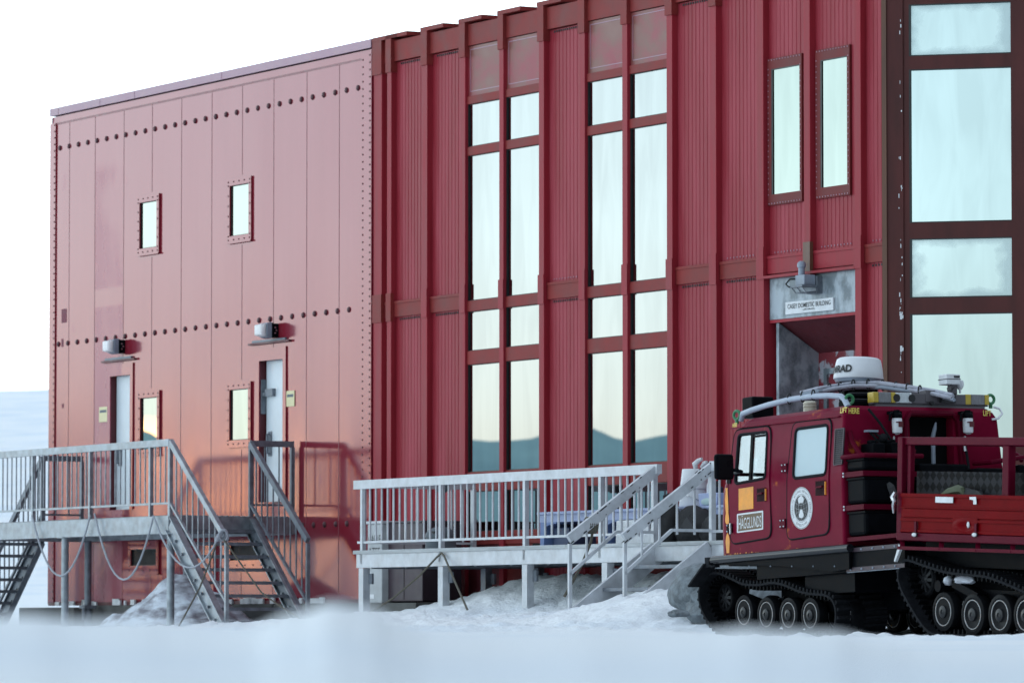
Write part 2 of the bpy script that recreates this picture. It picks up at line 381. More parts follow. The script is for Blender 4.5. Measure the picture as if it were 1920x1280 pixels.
def snow_mat():
    m, nt, N, L, P = new_mat('snow')
    tc = N.new('ShaderNodeTexCoord')
    n = N.new('ShaderNodeTexNoise'); n.inputs['Scale'].default_value = .35; n.inputs['Detail'].default_value = 8; n.inputs['Roughness'].default_value = .62; L.new(tc.outputs['Object'], n.inputs['Vector'])
    cr = N.new('ShaderNodeValToRGB'); e = cr.color_ramp.elements
    e[0].position = .34; e[0].color = (.80, .87, .94, 1); e[1].position = .54; e[1].color = (.93, .96, .98, 1)  # bluish shading of the snow painted in as albedo patches
    L.new(n.outputs['Fac'], cr.inputs['Fac']); L.new(cr.outputs['Color'], P.inputs['Base Color'])
    P.inputs['Roughness'].default_value = .62; P.inputs['Specular IOR Level'].default_value = .35
    n2 = N.new('ShaderNodeTexNoise'); n2.inputs['Scale'].default_value = 9; n2.inputs['Detail'].default_value = 8; n2.inputs['Roughness'].default_value = .65; L.new(tc.outputs['Object'], n2.inputs['Vector'])
    b = N.new('ShaderNodeBump'); b.inputs['Strength'].default_value = .85; b.inputs['Distance'].default_value = .08; L.new(n2.outputs['Fac'], b.inputs['Height']); L.new(b.outputs['Normal'], P.inputs['Normal'])
    return m
M['snow'] = snow_mat()
M['dirtysnow'] = mat('dirty_ice', (.22, .21, .24), .5, col2=(.72, .78, .86), thr=(.40, .56), scale=1.7, stretch=(1, 1, 3.2), bump=.7, bscale=7)
M['hill'] = mat('hazed_far_hill', (.50, .90, 1.0), .9, var=.3, scale=.008)  # distant haze is painted in as a bright pale blue albedo

# ------------------------------------------------------------------ camera, sun, sky
cam = bpy.data.cameras.new('camera'); co = bpy.data.objects.new('camera', cam); COL.objects.link(co)
co.location = EYE; co.rotation_euler = (math.pi/2+TH, 0, 0)
cam.sensor_width = 36; cam.lens = 36*F/1920; cam.clip_start = .1; cam.clip_end = 9000
cam.dof.use_dof = True; cam.dof.focus_distance = 56; cam.dof.aperture_fstop = 4.0
sc.camera = co
SAZ, SEL = R(-53.6), R(1.0)                   # the sun stands just above the snow, left and beyond the building
SD = Vector((math.sin(SAZ)*math.cos(SEL), math.cos(SAZ)*math.cos(SEL), math.sin(SEL)))
sl = bpy.data.lights.new('sun', 'SUN'); sl.energy = .0022; sl.angle = R(1.6); sl.color = (1, .50, .22)
so = bpy.data.objects.new('sun', sl); COL.objects.link(so); so.rotation_euler = SD.to_track_quat('Z', 'Y').to_euler()
wd = bpy.data.worlds.new('World'); sc.world = wd; wd.use_nodes = True
nt = wd.node_tree; N, L = nt.nodes, nt.links
bg = N['Background']; bg.inputs['Strength'].default_value = 1
sky = N.new('ShaderNodeTexSky'); sky.sky_type = 'NISHITA'; sky.sun_disc = False; sky.sun_elevation = R(4); sky.sun_rotation = SAZ
sky.air_density = 1.0; sky.dust_density = .6; sky.ozone_density = 2.0
tc = N.new('ShaderNodeTexCoord'); sep = N.new('ShaderNodeSeparateXYZ'); L.new(tc.outputs['Generated'], sep.inputs[0])
def rng(o, a, b, c, d, t='LINEAR'):
    q = N.new('ShaderNodeMapRange'); q.interpolation_type = t
    for i, e in enumerate((a, b, c, d)): q.inputs[1+i].default_value = e
    L.new(o, q.inputs[0]); return q.outputs[0]
def vm(op, a, b):
    q = N.new('ShaderNodeVectorMath'); q.operation = op
    for i, e in enumerate((a, b)):
        if isinstance(e, tuple): q.inputs[i].default_value = e
        else: L.new(e, q.inputs[i])
    return q
def mth(op, a, b):
    q = N.new('ShaderNodeMath'); q.operation = op
    for i, e in enumerate((a, b)):
        if isinstance(e, (int, float)): q.inputs[i].default_value = e
        else: L.new(e, q.inputs[i])
    return q.outputs[0]
ramp = N.new('ShaderNodeValToRGB'); el = ramp.color_ramp.elements
stops = [(0, (1.75, 2.0, 1.98)), (.03, (1.98, 2.25, 2.2)), (.08, (2.45, 3.0, 3.2)), (.16, (1.9, 2.4, 2.7)), (.35, (.98, 1.16, 1.32)), (1, (.70, .84, 1.02))]
SC = 3.0
el[0].position = 0; el[0].color = (*[c/SC for c in stops[0][1]], 1); el[1].position = 1; el[1].color = (*[c/SC for c in stops[-1][1]], 1)
for p, c in stops[1:-1]:
    e = el.new(p); e.color = (*[k/SC for k in c], 1)
L.new(sep.outputs['Z'], ramp.inputs[0])
LA = R(-68)
az = vm('DOT_PRODUCT', tc.outputs['Generated'], (math.sin(LA), math.cos(LA), 0)).outputs['Value']
azf = rng(az, -.25, .5, .05, 1.0, 'SMOOTHSTEP')
hi = rng(sep.outputs['Z'], .15, .8, 0, 1, 'SMOOTHSTEP')
azm = mth('ADD', mth('MULTIPLY', azf, mth('SUBTRACT', 1, hi)), hi)
cl = N.new('ShaderNodeTexNoise'); cl.inputs['Scale'].default_value = 3.5; cl.inputs['Detail'].default_value = 5
mp = N.new('ShaderNodeMapping'); mp.inputs['Scale'].default_value = (1, 1, 5); L.new(tc.outputs['Generated'], mp.inputs[0]); L.new(mp.outputs[0], cl.inputs['Vector'])
azm = mth('MULTIPLY', azm, rng(cl.outputs['Fac'], .3, .7, .92, 1.08))
veil = vm('SCALE', ramp.outputs['Color'], (0, 0, 0)); L.new(mth('MULTIPLY', azm, SC), veil.inputs['Scale'])
dots = vm('DOT_PRODUCT', tc.outputs['Generated'], tuple(SD)).outputs['Value']
g1 = mth('POWER', rng(dots, math.cos(R(1.35)), 1, 0, 1), .8)
glow = vm('SCALE', (1.0, .30, .05), (0, 0, 0)); glow.inputs[0].default_value = (1.0, .36, .05); L.new(mth('MULTIPLY', g1, 32.0), glow.inputs['Scale'])
nsc = vm('SCALE', sky.outputs['Color'], (0, 0, 0)); nsc.inputs['Scale'].default_value = .02
tot = vm('ADD', vm('ADD', veil.outputs[0], glow.outputs[0]).outputs[0], nsc.outputs[0])
L.new(tot.outputs[0], bg.inputs['Color'])
sc.view_settings.view_transform = 'Standard'; sc.view_settings.look = 'None'; sc.view_settings.exposure = 0; sc.view_settings.gamma = 1

# ------------------------------------------------------------------ terrain
crest = [(-400, 1140), (0, 1153), (60, 1152), (150, 1162), (260, 1164), (330, 1172), (400, 1176), (470, 1176), (550, 1150), (620, 1129), (690, 1140), (750, 1166), (800, 1180), (950, 1184), (1100, 1178), (1200, 1182), (1330, 1180), (1400, 1173), (1470, 1178), (1560, 1180), (1640, 1196), (1720, 1206), (1920, 1208), (2400, 1200)]
def lerp(tab, x):
    if x <= tab[0][0]: return tab[0][1]
    for (a, b), (c, d) in zip(tab, tab[1:]):
        if x <= c:
            t = (x-a)/(c-a); t = t*t*(3-2*t); return b+(d-b)*t
    return tab[-1][1]
def sst(a, b, x):
    t = max(0, min(1, (x-a)/(b-a))); return t*t*(3-2*t)
RC = 9.0
def ground(X, Y):
    r = math.hypot(X, Y); az = math.atan2(X, Y)
    z = .44 - .10*sst(12, 20, r)*(1-sst(34, 44, r))
    if r < 16:
        if abs(az) < 1.2: pk = .5+(1174-lerp(crest, 960+F*math.tan(az)))/F*RC
        else: pk = .48
        n = noise.noise(Vector((X*.8, Y*.35, 3)))*.012
        m = sst(3.0, RC, r) if r < RC else 1-sst(RC, 15.5, r)
        base = .40 if r < RC else .34
        z = base+(pk+n-base)*m
    z -= .055*sst(40, 46, r)*(1-sst(54, 60, r))*sst(1.2, 2.4, X)
    if 34 < r < 130:
        l = B.loc((X, Y, 0)); s, d = l.x, -l.y
        k = sst(36, 48, r)*(1-sst(100, 130, r))
        z += k*.06*sst(0, 1, 1-abs(d)/6)
        # drift rising under the deck towards the entrance
        z += k*.16*math.exp(-((s-17.5)/2.2)**2-((d-1.6)/1.6)**2)
        z += k*.44*math.exp(-((s-24.0)/2.0)**2-((d-1.9)/1.7)**2)
        z += k*.52*math.exp(-((s-20.3)/2.3)**2-((d-.5)/1.0)**2)
        z += k*.36*math.exp(-((s-17.4)/1.6)**2-((d-.75)/.95)**2)+k*.09*sst(12.8, 14.5, s)*(1-sst(3, 6, d))
        z += k*.22*math.exp(-((s-26.2)/1.5)**2-((d-4.0)/1.3)**2)
        for q, a in ((.6, .05), (1.7, .040), (4.5, .036), (11, .026), (24, .012)):
            z += k*a*noise.noise(Vector((X*q, Y*q, 1.3*q)))*(.5 if d > 9 or s < 12 else 1.2)
    if r > 110:
        ad = math.degrees(az)
        w = math.exp(-((ad+3)/13)**2) if abs(ad) < 60 else 0
        z += sst(110, 260, r)*w*(12.1+.5*noise.noise(Vector((ad*.5, 0, 0))))
        z += .6*noise.noise(Vector((X*.02, Y*.02, 5)))*w*sst(100, 200, r)
    return z
angs = []
a = -180.0
while a < 180:
    angs.append(a)
    if -6.4 <= a < 6.4: a += .055
    elif -9 <= a < 9: a += .3
    elif -35 <= a < 35: a += 2
    else: a += 6
rad = [.4, 1, 1.8, 2.6]+[3+.25*i for i in range(54)]
while rad[-1] < 42: rad.append(rad[-1]*1.05)
while rad[-1] < 84: rad.append(rad[-1]+.16)
while rad[-1] < 4200: rad.append(rad[-1]*1.09)
g = MB(); na = len(angs)
for r in rad:
    for a in angs:
        X, Y = r*math.sin(R(a)), r*math.cos(R(a)); g.v.append((X, Y, ground(X, Y)))
for i in range(len(rad)-1):
    for j in range(na):
        k = (j+1) % na; g.f.append((i*na+j, i*na+k, (i+1)*na+k, (i+1)*na+j)); g.m.append(0)
g.f.append(tuple(range(na))); g.m.append(0)
ob = link('snow_ground', g, M['snow'], smooth=True); ob['kind'] = 'structure'
for p in ob.data.polygons: p.use_smooth = True

# far hills across the bay (seen mirrored in the facade windows)
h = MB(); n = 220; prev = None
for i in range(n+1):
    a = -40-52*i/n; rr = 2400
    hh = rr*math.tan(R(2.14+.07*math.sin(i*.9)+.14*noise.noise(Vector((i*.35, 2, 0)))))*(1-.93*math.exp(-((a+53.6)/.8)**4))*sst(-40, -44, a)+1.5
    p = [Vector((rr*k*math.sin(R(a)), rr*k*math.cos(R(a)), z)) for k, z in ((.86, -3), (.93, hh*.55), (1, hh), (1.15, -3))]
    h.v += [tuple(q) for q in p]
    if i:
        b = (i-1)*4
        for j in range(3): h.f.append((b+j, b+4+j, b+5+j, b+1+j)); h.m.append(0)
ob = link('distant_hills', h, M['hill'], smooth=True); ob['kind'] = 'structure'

# ------------------------------------------------------------------ the station building
SC0 = 24.31                                             # where the ribbed facade meets the chamfered corner
ZB, ZT = .85, 8.74
bd = Thing('station_building', 'two-storey dark red metal building with ribbed cladding and tall window strips', 'building', B)
def bs(px, py=600, y=0): return B.Y(px, py, y)[0]
def rivets(mb, pts, r=.014, m=0):
    for p in pts: mb.box(p[0]-r, p[0]+r, p[1]-.006, p[1], p[2]-r, p[2]+r, m)
# left block: flat panels
d_open = [(2.33, 3.07, 2.30, 4.37), (7.59, 8.37, 2.31, 4.37)]
w_open = [(3.41, 4.03, 6.28, 6.99), (6.60, 7.24, 6.26, 7.01), (3.46, 4.07, 3.20, 3.99), (6.61, 7.24, 3.24, 3.99), (3.13, 4.06, 1.43, 1.68), (6.66, 7.66, 1.47, 1.70)]
wl = MB(); SEAMS = [0]+[bs(p, 400) for p in (130, 178, 232, 285, 340, 397, 454, 513, 575, 636)]+[11.14]
subx = [a+(b-a)*k/6 for a, b in zip(SEAMS, SEAMS[1:]) for k in range(1, 7)]
wl.wall(0, 11.14, ZB, 8.6, 0, d_open+w_open, xs=subx, zs=[ZB+.35*k for k in range(1, 22)])
def bow(x, z):                      # each sheet is very slightly dished, differently at different heights
    for i, (a, b) in enumerate(zip(SEAMS, SEAMS[1:])):
        if a <= x <= b: return .0022*math.sin(math.pi*(x-a)/(b-a))*noise.noise(Vector((i*3.7, z*.45, 1.5)))*2
    return 0
wl.v = [(x, y+bow(x, z), z) for x, y, z in wl.v]
wl.add([(0, 0, ZB), (0, 12, ZB), (0, 12, 8.6), (0, 0, 8.6)], [(0, 1, 2, 3)])
for h in w_open:
    wl.box(h[0]-.01, h[1]+.01, .10, .12, h[2]-.01, h[3]+.01)
wall = bd.part('metal_wall', wl, M['wall'])
bm = bmesh.new(); bm.from_mesh(wall.data); bmesh.ops.remove_doubles(bm, verts=bm.verts, dist=1e-5); bmesh.ops.recalc_face_normals(bm, faces=bm.faces); bm.to_mesh(wall.data); bm.free()
for p in wall.data.polygons: p.use_smooth = True
wall.data.set_sharp_from_angle(angle=R(30))
sm = MB()
for px in (130, 178, 232, 285, 340, 397, 454, 513, 575, 636):
    x = bs(px, 400); zz = [ZB]
    for h in sorted(d_open+w_open, key=lambda q: q[2]):
        if h[0]-.14 < x < h[1]+.14: zz += [h[2]-.14, h[3]+.14]
    zz.append(8.5)
    for a, b in zip(zz[::2], zz[1::2]): sm.box(x-.007, x+.007, -.003, .002, a, b)
sm.box(.0, 11.1, -.004, .002, 8.47, 8.50)
bd.part('panel_seams', sm, M['seam'], wall)
tr = MB(); tr.box(-.03, .19, -.02, -.001, ZB, 8.5); bd.part('corner_trim', tr, M['wall'])
tr = MB(); tr.box(10.86, 11.15, -.02, -.001, ZB, 8.56); tr.box(11.13, 11.16, -.019, .2, ZB, 8.6)
rv = MB()
for i in range(74):
    z = ZB+.1+i*.103
    rivets(rv, [(.155, -.021, z), (10.90, -.021, z), (11.115, -.021, z+.05)], .012)
t_ = bd.part('corner_trim', tr, M['wall'])
bd.part('rivets', rv, M['reveal'], t_)
cp = MB(); cp.box(-.02, 11.16, -.03, .3, 8.62, ZT); cp.box(-.02, .2, .3, 12, 8.62, ZT)
for x in (.3, 1.9, 3.2, 6.3): cp.box(x, x+.02, -.034, 0, 8.625, ZT-.01)
bd.part('parapet_cap', cp, M['silvery'])
b0 = MB(); b0.lathe([(.043, 0), (.041, .012), (.03, .024), (.012, .028)], (0, 0, 0), (0, -1, 0), 12)
b0 = link('bolt', b0, M['bolt'], smooth=True); b0.parent = bd.e
bolts = [(.33+i*(10.72-.33)/29, 8.09) for i in range(30)]+[(.31+i*(10.45-.31)/28, 4.97) for i in range(29)]
bolts += [(9.0+i*.35, 1.95) for i in range(5)]
for i, (x, z) in enumerate(bolts):
    o = b0 if i == 0 else b0.copy()
    if i: COL.objects.link(o); o.parent = bd.e
    o.location = (x, 0, z)
def framed_window(h, fx=.085, fz=.10, paneM='paneclear', curt=False):
    f = MB(); x0, x1, z0, z1 = h
    f.box(x0-fx, x1+fx, -.03, -.001, z1, z1+fz); f.box(x0-fx, x1+fx, -.03, -.001, z0-fz, z0)
    f.box(x0-fx, x0, -.03, -.001, z0, z1); f.box(x1, x1+fx, -.03, -.001, z0, z1)
    f.box(x0-fx-.01, x1+fx+.01, -.045, -.030, z0-fz-.012, z0-fz+.01)
    wn = bd.part('window', f, M['wall'])
    r = MB()
    for i in range(5):
        x = x0-.04+(x1-x0+.08)*i/4; rivets(r, [(x, -.031, z1+fz*.55), (x, -.031, z0-fz*.55)], .011)
    for i in range(6):
        z = z0+(z1-z0)*i/5; rivets(r, [(x0-fx*.5, -.031, z), (x1+fx*.5, -.031, z)], .011)
    bd.part('rivets', r, M['reveal'], wn)
    g_ = MB(); t = .022
    g_.box(x0-.002, x0+t, -.006, .06, z0, z1); g_.box(x1-.012, x1+.002, -.006, .06, z0, z1)
    g_.box(x0+t, x1-.012, 0, .06, z1-.012, z1+.002); g_.box(x0+t, x1-.012, 0, .06, z0-.002, z0+.012)
    bd.part('gasket', g_, M['gasket'], wn)
    p = MB(); p.box(x0+t, x1-.012, .002, .02, z0+.012, z1-.012)
    bd.part('pane', p, M[paneM], wn)
    return wn
for i, h in enumerate(w_open[:4]): framed_window(h)
framed_window(w_open[4], .08, .13, 'panedark'); framed_window(w_open[5], .08, .13, 'panedark')
for i, h in enumerate(d_open):
    x0, x1, z0, z1 = h; f = MB()
    f.box(x0-.10, x0, -.022, -.001, z0, z1+.18); f.box(x1, x1+.10, -.022, -.001, z0, z1+.18); f.box(x0, x1, -.022, -.001, z1, z1+.18)
    fr = bd.part('door', f, M['wall'])
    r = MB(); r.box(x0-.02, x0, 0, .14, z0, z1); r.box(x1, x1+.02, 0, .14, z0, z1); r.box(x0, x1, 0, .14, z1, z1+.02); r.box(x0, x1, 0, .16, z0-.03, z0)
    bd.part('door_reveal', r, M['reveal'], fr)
    l = MB(); l.box(x0+.02 if i == 0 else x0+.04, x1, .085, .13, z0, z1)
    bd.part('door_leaf', l, M['doorwhite'], fr)
    k = MB()
    if i == 1:
        k.box(x0+.09, x0+.34, .03, .084, 3.85, 3.96); k.box(x0-.005, x0+.10, .02, .07, 3.86, 3.91); k.box(x0+.0, x0+.03, .01, .083, 3.6, 4.1); bd.part('door_closer', k, M['galvdark'], fr); k = MB()
    k.tube([(x0+.17, .084, 3.02), (x0+.17, .03, 3.02), (x0+.17, .03, 3.30), (x0+.17, .084, 3.30)], .018, 6)
    k.box(x0+.11, x0+.23, .075, .084, 2.98, 3.34)
    bd.part('door_handle', k, M['galvdark'], fr)
    s = MB(); xa, xb, zz = (2.05, 3.28, 4.62) if i == 0 else (7.28, 8.62, 4.64)
    s.box(xa, xb, -.05, -.001, zz-.03, zz); s.box(xa+.1, xb-.15, -.035, -.002, zz+.001, zz+.035, 1)
    bd.part('rain_strip', s, [M['reveal'], M['galvdark']])
st_ = MB(); st_.box(.42, .62, -.003, .001, 5.30, 5.52); st_.box(.42, .5, -.003, .001, 4.92, 5.05); st_.box(.45, .52, -.003, .001, 3.95, 4.02)
bd.part('paint_scars', st_, mat('paint_scar', (.16, .012, .035), .6, var=.4, scale=18), wall)
# foundation
fo = MB()
for x0, x1, y in ((-.42, 1.72, -.35), (1.75, 3.3, -.05), (3.33, 4.9, -.05), (4.93, 6.5, -.05), (6.53, 8.1, -.05), (8.13, 9.7, -.05), (9.73, 11.3, -.05), (11.33, 13.2, -.02), (13.23, 16, -.02), (16.03, 20, -.02), (20.03, 24.3, -.02)):
    fo.box(x0, x1, y, .5, .1, ZB-.02-(.03 if y < -.1 else 0))
bd.part('foundation_block', fo, M['concrete'], bevel=.02)
lp = MB(); lp.box(.02, 11.1, -.03, .02, ZB-.02, ZB+.03)
for i in range(40):
    x = random.uniform(.1, 11); lp.box(x, x+random.uniform(.05, .3), -.06, -.031, ZB-.02, ZB+random.uniform(.03, .08), 1)
bd.part('base_flashing', lp, [M['reveal'], M['offwhite']])
# core and roof
cr_ = MB()
cr_.prism([(.03, 1.35, .3), (25.55, 1.35, .3), (28.9, 4.7, .3), (28.9, 12, .3), (.03, 12, .3)], (0, 0, 8.2))
bd.part('building_core', cr_, M['darkbrown'])
rf = MB(); rf.prism([(.01, .16, 8.52), (SC0-.1, .16, 8.52), (SC0+4.7, 4.9, 8.52), (SC0+4.7, 12.05, 8.52), (.01, 12.05, 8.52)], (0, 0, .1))
rf.box(.01, SC0+4.7, 11.9, 12.0, .85, 8.5)
bd.part('roof', rf, M['darkbrown'])
# ribbed facade
ribs = [(11.19, 11.44), (11.60, 11.73), (12.65, 12.80), (13.76, 13.90), (14.86, 14.98), (15.95, 16.09), (17.04, 17.18), (18.15, 18.28), (19.27, 19.41), (20.33, 20.48), (21.45, 21.60), (22.53, 22.67), (23.66, 23.80)]
YP = .085
def ribbed_panel(x0, x1, z0, z1):
    p = MB(); n = max(2, round((x1-x0)/.092)); w = (x1-x0)/n; v = []
    for i in range(n):
        a = x0+i*w; v += [(a, YP), (a+w*.72, YP), (a+w*.80, YP+.006), (a+w*.92, YP+.006)]
    v.append((x1, YP))
    for (a, b), (c, d) in zip(v, v[1:]): p.add([(a, b, z0), (c, d, z0), (c, d, z1), (a, b, z1)], [(0, 1, 2, 3)])
    return p
bays = []
for (a, b), (c, d) in zip(ribs, ribs[1:]+[(SC0, SC0)]): bays.append((b, c))
def rivet_row(x0, x1, z, y, r=.013, st=.055):
    q = MB(); n = int((x1-x0)/st); rivets(q, [(x0+(i+.5)*(x1-x0)/n, y, z) for i in range(n)], r); return q
WIN = (3, 4, 6, 7); SLIT = (10, 11)
for i, (x0, x1) in enumerate(bays):
    if i in WIN: continue
    z0 = 4.75 if i in SLIT else ZB
    bd.part('ribbed_panel', ribbed_panel(x0, x1, z0, 8.36), M['panel'])
    fl = MB(); fl.box(x0, x1, YP-.035, YP-.001, 4.80, 5.02); fl.box(x0, x1, YP-.045, YP-.036, 4.985, 5.02)
    f = bd.part('flashing_strip', fl, M['brown'] if i not in SLIT else M['rib'])
    bd.part('rivets', rivet_row(x0+.1, x1-.03, 4.765, YP-.002), M['ink'], f)
    if i >= 9 or i == 5: bd.part('rivets', rivet_row(x0+.1, x1-.03, 5.06, YP-.002, .008, .07), M['silvery'], f)
for i, (a, b) in enumerate(ribs):
    z0 = 4.72 if i == 11 else ZB
    q = MB(); q.box(a, b, 0, .2, z0, 8.36)
    rb = bd.part('rib', q, M['rib'], bevel=.006)
    c = MB(); c.box(a-.010, b+.006, -.012, YP-.05, 4.74, 5.13)
    bd.part('rib_joint_cap', c, M['brown'] if i in (0, 1) else (M['pilaster'] if i == 11 else M['rib']), rb)
    c = MB(); c.box(a-.016, b+.016, -.018, .3, 8.22, ZT-.05); c.box(a-.02, b+.5, -.022, .5, ZT-.05, ZT+.005)
    bd.part('rib_head_cap', c, M['brown'], rb)
cn = MB()
for i, (x0, x1) in enumerate(bays): cn.box(x0, x1, YP-.05, .3, 8.37, 8.66)
cor = bd.part('cornice', cn, M['brown'])
q = MB()
for x0, x1 in bays:
    r = rivet_row(x0+.12, x1-.05, 8.33, YP-.003); q.add(r.v, r.f)
bd.part('rivets', q, M['ink'], cor)
# window strips
rows = [(6.99, 7.57), (4.90, 6.87), (4.22, 4.755), (2.58, 4.035), (1.78, 2.32)]
for i in WIN:
    x0, x1 = bays[i]; f = MB(); ed = sorted([1.60]+[z for r in rows for z in r]+[7.67])
    f.box(x0, x1, .12, .26, ZB, 8.36)
    wn = bd.part('window_strip', f, M['brown'])
    for za, zc in [(7.57, 7.68)]+[(rows[k+1][1], rows[k][0]) for k in range(4)]+[(1.60, 1.78)]:
        f = MB(); f.box(x0, x1, .03, .118, za, zc); bd.part('transom', f, M['brown'], wn, bevel=.004)
    s = MB(); s.box(x0, x1, .055, .118, 7.68, 8.36); sp = bd.part('spandrel', s, M['spandrel'], wn)
    t = MB(); a, b, c, d = x0+.05, x1-.02, 7.74, 8.32
    for e in ((a, b, d-.01, d), (a, b, c, c+.01), (a, a+.01, c, d), (b-.01, b, c, d)): t.box(e[0], e[1], .051, .0548, e[2], e[3])
    bd.part('spandrel_bead', t, M['silvery'], wn)
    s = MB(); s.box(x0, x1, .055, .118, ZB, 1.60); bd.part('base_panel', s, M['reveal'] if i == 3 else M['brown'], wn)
    gk = MB()
    for z0, z1 in rows:
        gk.box(x0, x0+.03, .045, .118, z0, z1)
        gk.box(x0+.03, x1, .055, .118, z0, z0+.012); gk.box(x0+.03, x1, .055, .118, z1-.012, z1)
        p = MB(); p.box(x0+.03, x1-.004, .06, .08, z0+.012, z1-.012); bd.part('pane', p, M['pane'], wn)
    bd.part('gasket', gk, M['gasket'], wn)
# two slit windows
for px0, px1, pf0, pf1 in ((1450, 1503, 1443, 1507), (1542, 1592, 1533, 1597)):
    a, b = bs(px0, 240, YP), bs(px1, 240, YP); c, d = bs(pf0, 240, YP), bs(pf1, 240, YP); z0, z1 = 5.77, 7.31
    f = MB(); f.box(c, d, YP-.03, YP-.002, z1, z1+.13); f.box(c, d, YP-.03, YP-.002, z0-.13, z0); f.box(c, a, YP-.03, YP-.002, z0, z1); f.box(b, d, YP-.03, YP-.002, z0, z1)
    wn = bd.part('window', f, M['slitframe'])
    r = MB()
    for k in range(12): x = c+.04+(d-c-.08)*k/11; rivets(r, [(x, YP-.031, z1+.11), (x, YP-.031, z0-.11)], .007)
    for k in range(24): z = z0+(z1-z0)*k/23; rivets(r, [(c+.025, YP-.031, z), (d-.025, YP-.031, z)], .007)
    bd.part('rivets', r, M['silvery'], wn)
    gk = MB(); gk.box(a, a+.03, YP-.028, YP-.002, z0, z1); gk.box(a+.03, b, YP-.028, YP-.002, z1-.012, z1); bd.part('gasket', gk, M['gasket'], wn)
    p = MB(); p.box(a+.03, b, YP-.016, YP-.003, z0, z1-.012); bd.part('pane', p, M['paneclear'], wn)
# entrance recess
ax0, ax1 = 21.62, 23.66
JX = 21.78
yb, zb_ = B.X(1535, 662, JX)
yb = max(.5, min(1.2, yb))
f = MB(); f.box(ax0, ax1, YP-.01, YP+.05, 4.24, 4.74)
en = bd.part('entrance', f, M['zincflake'])
f = MB(); f.box(ax0-.02, ax1, YP-.10, YP+.02, 4.742, 4.775); f.box(ax0, ax1, YP-.014, YP+.04, 4.20, 4.236)
bd.part('entrance_trim', f, M['rib'], en)
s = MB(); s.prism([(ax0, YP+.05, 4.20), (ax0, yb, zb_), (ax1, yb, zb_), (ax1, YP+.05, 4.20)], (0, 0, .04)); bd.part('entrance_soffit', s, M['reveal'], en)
j = MB(); j.prism([(JX-.06, YP+.02, 1.4), (JX-.06, yb, 1.4), (JX-.06, yb, zb_-.001), (JX-.06, YP+.02, 4.198)], (.06, 0, 0)); jb = bd.part('entrance_side', j, M['zincflake'], en)
q = MB(); zz = B.X(1480, 748, JX)[1]
q.box(JX, JX+.004, YP+.05, yb-.02, zz-.012, zz); rivets(q, [(JX+.004, YP+.1+k*.08, zz+.02) for k in range(7)], .01); bd.part('entrance_seam', q, M['galvdark'], jb)
j = MB(); j.box(ax1-.03, ax1, YP+.05, yb, 1.4, zb_); bd.part('entrance_side', j, M['rib'], en)
k = MB(); k.box(JX-.06, ax1, yb, yb+.05, 1.4, zb_+.1); k.box(ax0, ax1, YP, yb, 1.3, 1.42)
bd.part('entrance_back_wall', k, mat('flaked_red_paint', (.20, .022, .032), .5, col2=(.36, .36, .40), thr=(.55, .62), scale=5), en)
dx0 = B.Y(1548, 720, yb)[0]; dzt = B.Y(1560, 690, yb)[1]
k = MB(); k.box(dx0, dx0+.07, yb-.03, yb-.001, 1.42, dzt); k.box(dx0+.07, ax1-.1, yb-.03, yb-.001, dzt-.07, dzt)
dr = bd.part('entrance_door', k, M['zincflake'], en)
# chamfered corner with the big window
K = Frame(B.w((SC0, 0, 0)), -R(16.0))
def k2b(p): l = B.loc(K.w(p)); return (l.x, l.y, l.z)
def kpart(name, mb, m, parent=None, **kw):
    mb.v = [k2b(p) for p in mb.v]; return bd.part(name, mb, m, parent, **kw)
KX0, KX1 = K.Y(1705, 300)[0], K.Y(1896, 300)[0]
kz = [(K.Y(1800, b)[1], K.Y(1800, a)[1]) for a, b in ((6, 103), (128, 416), (446, 557), (587, 1000))]
holes = [(KX0, KX1, a, b) for a, b in kz]+[(KX1+.32, KX1+.32+KX1-KX0, a, b) for a, b in kz]
KW = 2*KX1-KX0+.75
c = MB(); c.wall(.02, KW, ZB, 8.6, 0, holes)
for hx0, hx1, hz0, hz1 in holes:
    c.add([(hx0, 0, hz0), (hx0, .05, hz0), (hx0, .05, hz1), (hx0, 0, hz1), (hx1, 0, hz0), (hx1, .05, hz0), (hx1, .05, hz1), (hx1, 0, hz1)], [(0, 1, 2, 3), (4, 5, 6, 7), (0, 1, 5, 4), (3, 2, 6, 7)])
ch = kpart('corner_window', c, M['darkbrown'])
for hh in holes:
    p = MB(); p.box(hh[0], hh[1], .02, .04, hh[2], hh[3]); kpart('pane', p, M['panefrost'] if abs(hh[2]-kz[2][0]) < .01 or abs(hh[2]-kz[0][0]) < .01 else M['panebig'], ch)
    gk = MB(); gk.box(hh[0], hh[0]+.022, -.002, .019, hh[2], hh[3]); gk.box(hh[0]+.022, hh[1], -.002, .019, hh[3]-.012, hh[3]); gk.box(hh[0]+.022, hh[1], -.002, .019, hh[2], hh[2]+.012); kpart('gasket', gk, M['gasket'], ch)
c = MB(); c.box(-.02, .035, -.045, .1, ZB, 8.62); kpart('corner_strip', c, M['pilaster'])
c = MB(); c.box(.036, .045+(KX0*.62), -.022, -.003, ZB, 8.6)
ps = kpart('pilaster', c, M['darkbrown'])
c = MB()
for i in range(46):
    z = random.uniform(2, 8.5); x = KX0*.66+random.uniform(-.02, .02); w = random.uniform(.002, .007); c.box(x-w, x+w, -.026, -.004, z, z+random.uniform(.01, .05))
for z in (4.1, 3.72): c.box(KX0*.62, KX0*.62+.025, -.027, -.004, z, z+.07); c.box(KX0*.62+.026, KX0*.62+.04, -.027, -.004, z+.01, z+.05)
kpart('paint_chips', c, M['offwhite'], ps)
c = MB(); c.box(0, KW, -.03, .4, 8.6, ZT); kpart('corner_cap', c, M['brown'])

